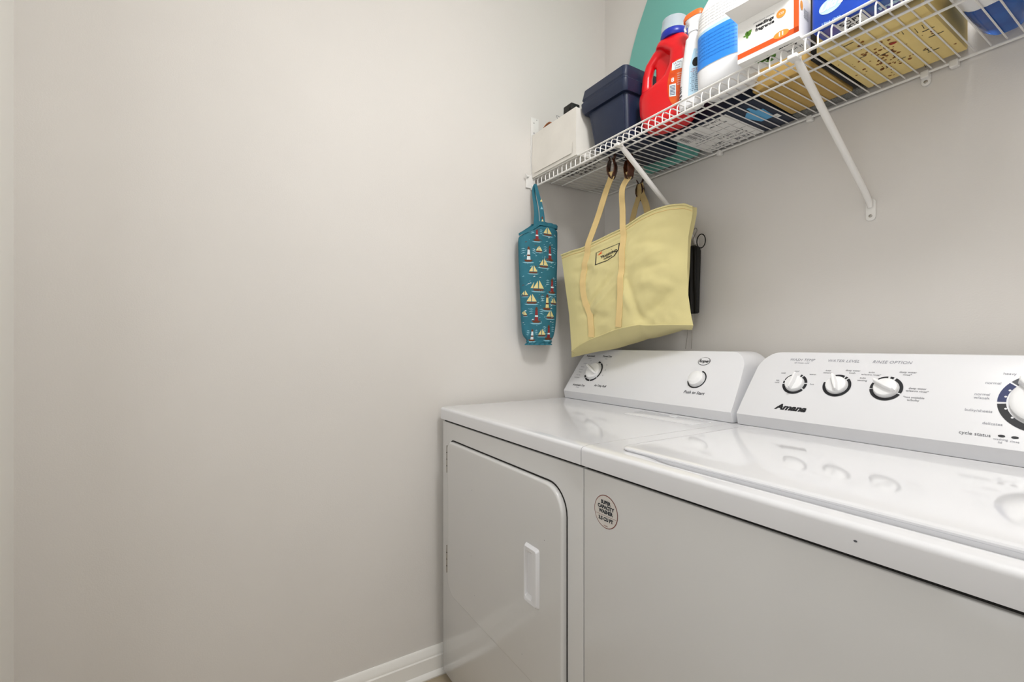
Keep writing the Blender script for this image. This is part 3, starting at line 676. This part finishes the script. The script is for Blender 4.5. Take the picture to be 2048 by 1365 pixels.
mk_ = [(flat([(0.745, 0.150), (0.765, 0.175), (0.777, 0.175), (0.779, 0.198), (0.787, 0.198), (0.789, 0.168), (0.806, 0.160), (0.800, 0.090), (0.760, 0.090)]), 'skyink', 0.0006),
       (flat([(0.795, 0.10), (0.812, 0.10), (0.812, 0.075), (0.795, 0.075)]), 'paper', 0.0008), (text('mini', 0.8035, 0.087, 0.006), 'ink_dark', 0.0011)]
L0 = 0.535; W_ = 0.195
mk_.append((flat([(L0, 0.018), (L0 + W_, 0.018), (L0 + W_, 0.220), (L0, 0.220)]), 'paper', 0.0004))
for k in range(14):
    x = L0 + 0.012 + k * 0.0046; ww = (0.0012, 0.0026, 0.0018)[k % 3]; mk_.append((flat([(x, 0.150), (x + ww, 0.150), (x + ww, 0.196), (x, 0.196)]), 'ink_dark', 0.0008))
for x, y, s, z in ((0.60, 0.135, 'SHIP TO', .010), (0.60, 0.12, '0415 LAUNDRY LANE', .009), (0.66, 0.09, '(L) 4 PACK 2900', .012), (0.67, 0.07, 'SUITE 22 LOT 8', .010), (0.60, 0.06, 'USPS', .020), (0.59, 0.035, 'tracking 9400 1118', .009), (0.675, 0.205, 'PRIORITY', .014), (0.68, 0.18, 'FROM: STORE', .009), (0.675, 0.040, 'BULK', .022)):
    mk_.append((text(s, x, y, z, bold=0.0003), 'ink', 0.0008))
for y in (0.143, 0.102, 0.050): mk_.append((flat([(L0 + .004, y), (L0 + W_ - .004, y), (L0 + W_ - .004, y + .0014), (L0 + .004, y + .0014)]), 'ink', 0.0008))
carton('shipping_carton', 'dark navy carton with a white shipping label on its underside', 0.531, 0.822, -0.228, -0.012, 0.07, 'navybox', 0, mk_)
tag(MB().add(bevel(box(0.826, 1.000, -0.048, -0.014, ZB, ZB + 0.19), 0.003, 2), 'speckle').build('wall_shade_block', origin=(0.91, -0.03, ZB)), 'grey speckled block added for the shaded wall behind the tan carton', 'shade block')  # added block, coloured like the shaded strip of back wall
tag(MB().add(bevel(box(0.9885, 1.0045, -0.285, -0.060, ZB, ZB + 0.15), 0.002, 2), 'gap').build('notebook', origin=(0.9965, -0.17, ZB)), 'dark slim notebook standing between the tan and yellow cartons', 'notebook')

# ================================================================ IRONING BOARD
ib = thing('ironing_board', 'teal covered ironing board standing on the shelf against the back wall', 'ironing board', (0.385, -0.045, ZB))
ol = []
hl = 0.72
prof_b = [(0.0, 0.108), (0.02, 0.120), (0.12, 0.160), (0.25, 0.195), (0.40, 0.212), (0.47, 0.216), (0.53, 0.200), (0.60, 0.172), (0.68, 0.130), (0.74, 0.095), (0.79, 0.050), (0.805, 0.0)]
ptsL = [(-x, z) for z, x in prof_b[:-1]]; ptsR = [(x, z) for z, x in prof_b[:-1]][::-1]
outline = ptsR[::-1] + [(0, prof_b[-1][0])] + ptsL[::-1]
pbm = prism(outline, -0.012, 0.012)
bevel(pbm, 0.006, 3, 60)
mb = MB().add(xf(pbm, frame((0.388, -0.036, ZB + 0.001), (1, 0, 0), (0, 0.03, 1))), 'teal'); mb.build('board_cover', ib)
part('board_rim', tube([(0.30, -0.022, ZB + 0.006), (0.475, -0.022, ZB + 0.006)], 0.004, 8), 'ink', ib)

# ================================================================ BLUE BOTTLES AT THE RIGHT
for i, (x, lab) in enumerate(((1.262, 'blue bottle with a white cap lying right of the yellow carton'), (1.372, 'blue bottle with a white cap lying at the right edge of the photo'))):
    bt = thing('rinse_bottle', lab, 'bottle', (x, -0.2, ZB))
    # lies on its side along the shelf depth: cap to the front
    def ring(y, a, h, e=3.2): return [(x + px, y, ZB + 1.9 * (h + pz)) for px, pz, _ in sup(0, 0, 0, a, h, e, 28)]  # bottles stretched upward so they block lamp light from the back wall
    part('bottle_body', loft([ring(-0.180, 0.030, 0.030), ring(-0.170, 0.042, 0.036), ring(-0.14, 0.047, 0.038), ring(-0.055, 0.044, 0.036), ring(-0.040, 0.034, 0.030)]), 'bluetub', bt)
    cap_ = loft([[(px, y, z) for px, y, z in ring(yy, a, h)] for yy, a, h in ((-0.372, 0.040, 0.034), (-0.366, 0.047, 0.038), (-0.19, 0.050, 0.040), (-0.181, 0.045, 0.038))])
    part('bottle_cap', cap_, 'white', bt)

# ================================================================ HANGING BAG HOLDER (teal, boats)
uh = thing('bag_holder', 'teal fabric tube with boats and lighthouses hanging from the left end of the shelf', 'bag holder', (0.052, -0.397, 1.16))
def uring(z, wy, wx, y0=0.0, x0=0.0, wob=0.0, n=48):
    out = []
    for k in range(n):
        a = 2 * pi * k / n; q = 1 + wob * math.sin(9 * a + z * 70)
        out.append((0.052 + x0 + wx * math.sin(a) * q, -0.397 + y0 + wy * math.cos(a) * q, z + (0.0)))
    return out
us = [(1.160, 0.050, 0.018, 0.0, .004, .06), (1.170, 0.060, 0.022, 0, .003, .09), (1.176, 0.052, 0.020, 0, .003, .08), (1.186, 0.066, 0.027, 0, .002, .04), (1.205, 0.076, 0.032, 0.0, 0, .02), (1.26, 0.081, 0.035, 0.002, 0, 0), (1.36, 0.084, 0.037, 0.0, 0, .0), (1.46, 0.088, 0.038, -0.002, 0, 0), (1.55, 0.090, 0.037, -0.002, 0, 0), (1.600, 0.091, 0.034, -0.002, 0, .01), (1.625, 0.0895, 0.027, 0, 0, .01)]
ur = [uring(*s[:3], y0=s[3], x0=s[4], wob=s[5]) for s in us]
# slanted mouth: the wall-left end droops
def droop(p):
    t_ = max(0.0, (-0.412 - p[1]) / 0.075); k = max(0.0, (p[2] - 1.50) / 0.125)
    return (p[0], p[1], p[2] - 0.048 * t_ ** 0.8 * k)
ur = [[droop(p) for p in r] for r in ur]
ub = loft(ur)
ub = bake(ub, [('SUBSURF', dict(levels=2, render_levels=2))])
for v in ub.verts:
    v.co += Vector((0.0025 * noise.noise(v.co * 22), 0, 0))
bv = BVHTree.FromBMesh(ub)
mb = MB().add(ub, 'tealprint')
rot = frame((0.052, -0.397, 1.16), (0.38, 0.925, 0), (0, 0, 1))     # print plane, facing the room
LU = lambda b, off=0.0008: project(b, bv, rot, off, 0.012)
def boat(x, y, s, two=False):
    s *= 1.2
    mb.add(LU(flat([(x - s, y), (x + s, y), (x + s * .7, y - s * .28), (x - s * .7, y - s * .28)])), 'brownprint')
    mb.add(LU(flat([(x - s * .9, y + s * .12), (x - s * .08, y + s * .12), (x - s * .12, y + s * 1.3)])), 'cream')
    mb.add(LU(flat([(x + s * .05, y + s * .12), (x + s * .95, y + s * .12), (x + s * .12, y + s * 1.45)])), 'cream')
    if two: mb.add(LU(flat([(x - s * 1.35, y + s * .12), (x - s * .95, y + s * .12), (x - s * .75, y + s * 1.1)])), 'cream')
    mb.add(LU(flat([(x - s * 1.3, y - s * .34), (x + s * 1.3, y - s * .34), (x + s * .8, y - s * .5), (x - s * .8, y - s * .5)])), 'foam')
def house(x, y, s, m):
    s *= 1.12
    mb.add(LU(flat([(x - s * .32, y), (x + s * .32, y), (x + s * .18, y + s * 1.7), (x - s * .18, y + s * 1.7)])), m)
    mb.add(LU(flat([(x - s * .28, y + s * 1.7), (x + s * .28, y + s * 1.7), (x + s * .1, y + s * 2.2), (x - s * .1, y + s * 2.2)])), 'brownprint')
    mb.add(LU(flat([(x - s * .27, y + s * .6), (x + s * .27, y + s * .6), (x + s * .25, y + s * .85), (x - s * .25, y + s * .85)]), 0.0012), 'whiteprint' if m == 'redprint' else 'brownprint')
    mb.add(LU(flat([(x - s * .8, y), (x + s * .8, y), (x + s * .4, y - s * .35), (x - s * .5, y - s * .35)])), 'brownprint')
    mb.add(LU(flat([(x - s * 1.1, y - s * .4), (x + s * 1.0, y - s * .4), (x + s * .5, y - s * .6), (x - s * .6, y - s * .6)])), 'foam')
    for sg in (-1, 1):
        for k in range(3): mb.add(LU(flat([(x + sg * s * .5, y + s * (1.2 + .3 * k)), (x + sg * s * 1.3, y + s * (1.0 + .4 * k)), (x + sg * s * .9, y + s * (1.25 + .35 * k))])), 'foam')
# (x, z) in the print plane, origin at the bottom centre of the tube
for x, y, s, tw in ((.030, .425, .017, 0), (-.008, .355, .012, 0), (.012, .300, .017, 0), (-.032, .274, .015, 0), (-.010, .210, .020, 1), (-.038, .160, .018, 0), (.058, .160, .013, 0), (.042, .105, .016, 0), (.005, .035, .014, 0), (-.064, .185, .011, 0), (-.066, .11, .010, 0)): boat(x, y, s, tw)
for x, y, s, m in ((-.050, .320, .020, 'whiteprint'), (.040, .330, .021, 'redprint'), (.050, .205, .020, 'redprint'), (.028, .140, .021, 'cream'), (-.018, .090, .021, 'redprint'), (-.034, .018, .016, 'whiteprint'), (.036, .025, .020, 'redprint'), (-.016, .400, .018, 'redprint')): house(x, y, s, m)
rnd = random.Random(5)
for k in range(150):
    x, y = rnd.uniform(-.07, .07), rnd.uniform(.03, .44); s = rnd.uniform(.002, .006)
    mb.add(LU(flat([(x - s, y - s * .3), (x + s, y + s * .2), (x, y + s * .5)])), rnd.choice(('foam', 'foam', 'whiteprint', 'brownprint')))
mb.build('fabric_tube', uh)
# gathered ends and hanging loop
def ruffle(z, wy, wx, n=90, dz=0.0, am=0.004, f=14):
    return [(0.052 + (wx + am * math.sin(f * a)) * math.sin(a), -0.397 + (wy + am * math.sin(f * a)) * math.cos(a), z) for a in [2 * pi * k / n for k in range(n)]]
rf = bake(loft([ruffle(1.168, .050, .018, am=.001), ruffle(1.163, .057, .022, am=.003), ruffle(1.157, .060, .024, am=.005)], cap=False), [('SOLIDIFY', dict(thickness=0.0012))])
part('bottom_ruffle', rf, 'tealprint', uh)
rf = loft([[droop(p) for p in ruffle(z, wy, wx, am=a)] for z, wy, wx, a in ((1.618, .0895, .0275, .0003), (1.630, .090, .0265, .0015), (1.634, .089, .024, .0025), (1.633, .086, .021, .002), (1.620, .084, .018, .001))], cap=False)
part('top_hem', rf, 'tealprint', uh)
def ribbon(pts, nrm, wd, th=0.0022, twist=None):
    """strip of webbing along pts; nrm = list of outward normals (or one)"""
    pts = [Vector(p) for p in pts]; rings = []
    for i, p in enumerate(pts):
        t_ = (pts[min(i + 1, len(pts) - 1)] - pts[max(i - 1, 0)]).normalized()
        n_ = Vector(nrm[i] if isinstance(nrm, list) else nrm); n_ = (n_ - t_ * n_.dot(t_)).normalized(); s_ = t_.cross(n_)
        w_ = wd[i] if isinstance(wd, list) else wd
        rings.append([p + s_ * w_ / 2 + n_ * th / 2, p - s_ * w_ / 2 + n_ * th / 2, p - s_ * w_ / 2 - n_ * th / 2, p + s_ * w_ / 2 - n_ * th / 2])
    return loft(rings)
def smooth(pts, n=8):
    P = [Vector(p) for p in pts]; P = [P[0] * 2 - P[1]] + P + [P[-1] * 2 - P[-2]]; out = []
    for i in range(1, len(P) - 2):
        for k in range(n):
            t_ = k / n; a, b, c, d = P[i - 1:i + 3]
            out.append(0.5 * ((2 * b) + (c - a) * t_ + (2 * a - 5 * b + 4 * c - d) * t_ * t_ + (3 * b - a - 3 * c + d) * t_ ** 3))
    out.append(P[-2]); return out
lpp = smooth([(0.070, -0.390, 1.600), (0.064, -0.392, 1.68), (0.046, -0.401, 1.760), (0.036, -0.402, 1.785), (0.028, -0.404, 1.760), (0.046, -0.404, 1.68), (0.052, -0.408, 1.61)])
lb = MB().add(ribbon(lpp, (0.9, -0.45, 0), [0.024 - 0.013 * math.sin(pi * k / (len(lpp) - 1)) for k in range(len(lpp))], 0.002), 'tealprint')
for z_, m_ in ((1.64, 'cream'), (1.652, 'brownprint'), (1.69, 'foam'), (1.72, 'cream')): lb.add(on_plane(flat([(-.005, -.005), (.005, -.005), (.001, .006)]), frame((0.0725 - (z_ - 1.6) * 0.10, -0.391, z_), (0.45, 0.9, 0), (-0.1, 0, 1)), 0.001), m_)
lb.build('hanging_loop', uh)

# ================================================================ TOTE BAG
TP0 = Vector((0.1, -0.323, 0)); TD = Vector((0.9678, 0.2516, 0)); TN = Vector((0.2516, -0.9678, 0))
def interp(tab, x):
    for (a, va), (b, vb_) in zip(tab, tab[1:]):
        if x <= b:
            t_ = (x - a) / (b - a) if b > a else 0; t_ = max(0, t_)
            return va + (vb_ - va) * t_
    return tab[-1][1]
top_c = [(0, 1.509), (.1, 1.517), (.19, 1.520), (.35, 1.540), (.53, 1.563), (.59, 1.576), (.68, 1.596), (.76, 1.607), (.86, 1.612), (.95, 1.607), (1, 1.593)]
bot_c = [(0, 1.133), (.1, 1.158), (.2, 1.178), (.45, 1.212), (.62, 1.225), (.66, 1.222), (.85, 1.222), (1, 1.219)]
lef = [(0, .050), (.38, .038), (.66, .020), (.87, .008), (1, 0)]
rig = [(0, .519), (.1, .511), (.28, .501), (.5, .500), (.75, .503), (.95, .516), (1, .516)]
def T3(u, z, off): p = TP0 + TD * u + TN * off; return Vector((p.x, p.y, z))
def crease(a, b, a0, b0, a1, b1, wd, amp):
    """a soft ridge (amp > 0) or valley along the segment, fading at its ends"""
    dx, dy = a1 - a0, b1 - b0; L2 = dx * dx + dy * dy; t_ = ((a - a0) * dx + (b - b0) * dy) / L2
    d = abs((a - a0) * dy - (b - b0) * dx) / math.sqrt(L2)
    return amp * math.exp(-(d / wd) ** 2) * (max(0.0, math.sin(pi * min(1, max(0, t_)))) ** 0.5 if 0 < t_ < 1 else 0)
CR = ((.60, .02, 1.05, .42, .045, -.012), (.56, .50, .64, .03, .030, -.010), (.50, .62, .60, .10, .03, .007), (.14, .28, .52, .62, .028, -.008), (.20, .22, .55, .52, .025, .006), (-.05, .80, .30, .72, .035, -.007), (-.05, .70, .25, .60, .035, .006),
      (-.05, .52, .22, .42, .03, -.005), (.58, .55, 1.0, .70, .05, .007), (.60, .78, 1.0, .62, .035, -.006), (.62, .86, .98, .88, .04, .006), (.66, .40, .95, .30, .05, .008), (.10, .35, .40, .12, .04, -.006), (.30, .75, .50, .88, .03, -.005), (-.05, .30, .2, .22, .04, .005), (.72, .50, .9, .52, .03, -.004))
def fold_d(a, b):
    """soft wrinkles, metres outward"""
    w_ = 0.009 * noise.noise(Vector((a * 3.2 + 4, b * 2.6, 1.3))) + 0.005 * noise.noise(Vector((a * 8, b * 7, 5))) + 0.002 * noise.noise(Vector((a * 19, b * 15, 8)))
    for c in CR: w_ += crease(a, b, *c)
    return w_
def front(a, b, extra=0):
    u = interp(lef, b) * (1 - a) + interp(rig, b) * a
    z = interp(bot_c, a) * (1 - b) + interp(top_c, a) * b
    bul = 0.030 * math.sin(pi * min(1, max(0, a))) * (0.25 + 0.75 * math.sin(pi * min(1, b * 0.8 + 0.12))) + 0.012 * math.exp(-((a - .78) / .16) ** 2 - ((b - .62) / .22) ** 2)
    return T3(u, z, bul + fold_d(a, b) * min(1, 4 * a, 4 * (1 - a) + .3) * (1 if b < .93 else .4) + extra)
def back(a, b):
    u = interp(lef, b) * (1 - a) + interp(rig, b) * a
    z = interp(bot_c, a) * (1 - b) + (interp(top_c, a) + 0.004) * b
    z -= (1 - b) * (0.012 + 0.042 * math.sin(pi * min(1, a + 0.1)))
    dep = (0.035 + 0.060 * math.sin(pi * a) ** 0.6) * b + (0.04 + 0.075 * min(1, a * 3, (1 - a) * 5 + .3)) * (1 - b)
    return T3(u - (1 - b) * 0.03, z, -dep + 0.006 * noise.noise(Vector((a * 5, b * 5, 9))))
NA, NB = 84, 72
bm = bmesh.new(); rows = []
for j in range(NB + 1):
    b = j / NB; ring = [front(i / NA, b) for i in range(NA + 1)]
    r0, r1 = front(1, b), back(1, b)
    ring += [r0.lerp(r1, k / 4) + TD * (-0.012 * math.sin(pi * k / 4) * (1 - abs(2 * b - 1) * .5)) for k in range(1, 4)]
    ring += [back(1 - i / NA, b) for i in range(NA + 1)]
    r0, r1 = back(0, b), front(0, b)
    ring += [r0.lerp(r1, k / 4) + TD * (0.010 * math.sin(pi * k / 4)) for k in range(1, 4)]
    rows.append([bm.verts.new(p) for p in ring])
n = len(rows[0])
for A, B in zip(rows, rows[1:]):
    for k in range(n): bm.faces.new((A[k], A[(k + 1) % n], B[(k + 1) % n], B[k]))
# base panel, sagging a little
fr_ = rows[0][:NA + 1]; bk_ = rows[0][NA + 4:2 * NA + 5][::-1]
mid = []
for q in (0.25, 0.5, 0.75):
    mid.append([bm.verts.new(fr_[i].co.lerp(bk_[i].co, q) + Vector((0, 0, -0.008 * math.sin(pi * q) * math.sin(pi * i / NA)))) for i in range(NA + 1)])
st = [fr_] + mid + [bk_]
for A, B in zip(st, st[1:]):
    for i in range(NA): bm.faces.new((A[i], A[i + 1], B[i + 1], B[i]))
bmesh.ops.recalc_face_normals(bm, faces=bm.faces)
tbv = BVHTree.FromBMesh(bm)
tb = bake(bm, [('SOLIDIFY', dict(thickness=0.0022, offset=-1))])
tt = thing('tote_bag', 'pale yellow canvas tote bag hanging under the shelf above the dryer', 'tote bag', (0.33, -0.22, 1.13))
part('bag_body', tb, 'canvas', tt, sharp=50)
hem = MB()
hem.add(tube([front(i / 40, 0.995, 0.001) for i in range(41)], 0.0032, 8), 'canvas')
hem.add(tube([front(i / 40, 0.962, 0.0006) for i in range(41)], 0.0012, 6), 'strap'); hem.build('hem', tt)
part('base_piping', tube([front(i / 40, 0.004, 0.001) for i in range(41)], 0.0022, 8), 'canvas', tt)
def sewn(afun, b0, b1, n_=26):
    return [front(afun(b0 + (b1 - b0) * k / n_), b0 + (b1 - b0) * k / n_, 0.0028) for k in range(n_ + 1)]
aL = lambda b: interp([(0, .205), (.1, .222), (.25, .225), (.4, .190), (.55, .182), (.7, .195), (.85, .225), (1, .255)], b)
aR = lambda b: interp([(0, .455), (.15, .490), (.3, .515), (.6, .540), (.8, .545), (1, .540)], b)
C1 = Vector((0.352, -0.298, 1.772)); C2 = Vector((0.395, -0.262, 1.766))
hp = sewn(aL, 0.02, 1.0, 40)[:-1] + smooth([front(aL(1), 1.0, 0.004), T3(0.175, 1.62, 0.012), T3(0.205, 1.70, 0.010), C1 + Vector((-0.004, 0, -0.03)), C1 + Vector((0, 0, -0.012))], 6)
hp2 = sewn(aR, 0.02, 1.0, 40)[:-1] + smooth([front(aR(1), 1.0, 0.004), T3(0.276, 1.62, 0.012), T3(0.272, 1.70, 0.008), C2 + Vector((0, 0, -0.03)), C2 + Vector((0, 0, -0.012))], 6)
mbh = MB().add(ribbon(hp, tuple(TN), 0.024, 0.0024), 'strap').add(ribbon(hp2, tuple(TN), 0.022, 0.0024), 'strap')
mbh.build('front_handle', tt, sharp=50)
BT = Vector((0.238, -0.040, 1.785))
bp1 = smooth([back(.47, 1.0) + Vector((0, 0, -.06)), back(.47, 1.0), BT.lerp(back(.47, 1), .5) + Vector((0.0, 0, 0)), BT + Vector((0.0, 0, -.03)), BT + Vector((0, 0, .012))], 6)
bp2 = smooth([BT + Vector((0.004, 0, .012)), BT + Vector((0.012, 0, -.03)), BT.lerp(back(.62, 1), .55) + Vector((0.010, 0, 0)), back(.62, 1.0), back(.62, 1.0) + Vector((0, 0, -.06))], 6)
part('back_handle', merge(ribbon(bp1, tuple(TN), 0.024, 0.0024), ribbon(bp2, tuple(TN), 0.026, 0.0024)), 'strap', tt, sharp=50)
# woven label patch
pm = frame(T3(0.217, 1.482, 0.05), TD, (0, 0, 1)); pm = pm
pq = [(-0.048, 0.006), (-0.018, 0.015), (0.048, 0.032), (0.047, 0.018), (0.020, -0.008), (-0.048, -0.034)]
pq = [(-0.047, 0.010), (0.047, 0.031), (0.047, 0.008), (0.030, -0.012), (0.0, -0.024), (-0.048, -0.034)]
mb = MB().add(project(flat([(x * 1.05, y * 1.05) for x, y in pq]), tbv, pm, 0.0010), 'ink_dark')
mb.add(project(flat([(x * 0.96, y * 0.94) for x, y in pq]), tbv, pm, 0.0016), 'canvas')
mb.add(project(xf(text('TRADEWIND', 0.006, -0.003, 0.0125, bold=0.0006), Matrix.Rotation(R(12), 4, 'Z')), tbv, pm, 0.0022, 0), 'ink_dark')
mb.add(project(xf(text('outfitters', 0.000, -0.013, 0.010, bold=0.0003), Matrix.Rotation(R(12), 4, 'Z')), tbv, pm, 0.0022, 0), 'ink_dark')
mb.add(project(merge(flat([(-.042, -.002), (-.030, .006), (-.020, .006), (-.030, .003)]), flat([(-.040, .0), (-.026, .012), (-.022, .012), (-.034, .0)])), tbv, pm, 0.0022, 0), 'orangeink')
o = mb.build('label_patch', tt); o['label'] = 'small woven patch with dark lettering'

# ---------------- hair clips that hold the straps on the shelf wires
def claw(c, lab, rz, k_=1.0):
    r = thing('hair_clip', lab, 'hair clip', tuple(c), rz, 'clips holding the tote straps')
    for sgn in (-1, 1):
        b = MB(); rg = []
        for z, x1, w1 in ((0.016, 0.003, 0.008), (0.006, 0.008, 0.013), (-0.010, 0.012, 0.015), (-0.026, 0.012, 0.014), (-0.038, 0.009, 0.012), (-0.046, 0.005, 0.009)):
            rg.append([(sgn * x1, -w1, z), (sgn * (x1 + 0.0035), -w1 * .8, z), (sgn * (x1 + 0.005), 0, z), (sgn * (x1 + 0.0035), w1 * .8, z), (sgn * x1, w1, z), (sgn * (x1 + 0.001), 0, z)])
        b.add(loft(rg), 'clip')
        for k in range(5):
            yy = -0.011 + 0.0055 * k
            b.add(tube([(sgn * 0.010, yy, -0.034), (sgn * 0.006, yy, -0.046), (sgn * 0.001, yy, -0.053)], 0.002, 6, radii=[.0024, .002, .0008]), 'clip')
        b.add(bevel(loft([[(sgn * x1, y, z) for x1, y, z in ((0.003, -0.006, 0.010), (0.007, -0.006, 0.010), (0.007, 0.006, 0.010), (0.003, 0.006, 0.010))], [(sgn * x1, y, z) for x1, y, z in ((0.012, -0.008, 0.030), (0.0145, -0.008, 0.030), (0.0145, 0.008, 0.030), (0.012, 0.008, 0.030))]]), 0.001, 2), 'clip')
        b.bm.transform(TR(*c, rz)); b.build('jaw', r)
    sp_ = tube([(0.0035 * math.cos(t_ * 1.2), -0.009 + 0.0008 * t_, 0.012 + 0.0035 * math.sin(t_ * 1.2)) for t_ in range(24)], 0.0006, 5); xf(sp_, TR(*c, rz))
    part('spring', sp_, 'steel', r)
claw((0.352, -0.298, 1.787), 'brown claw clip on the left front strap of the tote bag', R(22))
claw((0.397, -0.262, 1.780), 'brown claw clip on the right front strap of the tote bag', R(-12))
claw((0.238, -0.035, 1.785), 'brown claw clip on the back strap near the back wall', R(20))

# ================================================================ BLACK UMBRELLA ON THE BRACE FOOT
bu = thing('folded_umbrella', 'black folded umbrella hanging behind the tote bag on the back wall', 'umbrella', (0.487, -0.034, 1.135))
def star(z, r, n=40, am=0.2, ph=0): return [(0.487 + r * (1 + am * math.sin(8 * a + ph)) * math.cos(a), -0.038 + r * 0.95 * (1 + am * math.sin(8 * a + ph)) * math.sin(a), z) for a in [2 * pi * k / n for k in range(n)]]
cz = loft([star(1.268, 0.014, am=.1), star(1.272, 0.017), star(1.34, 0.0185, ph=.5), star(1.42, 0.020, ph=1), star(1.488, 0.021, ph=1.4), star(1.500, 0.018, ph=1.5), star(1.507, 0.008, am=0)])
part('canopy', cz, 'black', bu)
for dx, zb in ((-0.022, 1.1435), (0.002, 1.1435)): part('rib', tube([(0.485 + dx * .4, -0.038, 1.28), (0.478 + dx, -0.040, zb)], 0.0015, 6), 'steel', bu)
part('hook', tube(smooth([(0.487, -0.036, 1.505), (0.484, -0.036, 1.530), (0.492, -0.034, 1.548), (0.497, -0.032, 1.560), (0.490, -0.030, 1.570), (0.480, -0.030, 1.563), (0.474, -0.030, 1.552)], 5), 0.0016, 8), 'steel', bu)
part('ring', tube([(0.512 + 0.017 * math.cos(a), -0.030, 1.520 + 0.024 * math.sin(a)) for a in [2 * pi * k / 28 for k in range(28)]], 0.0018, 8, cyc=True), 'black', bu)
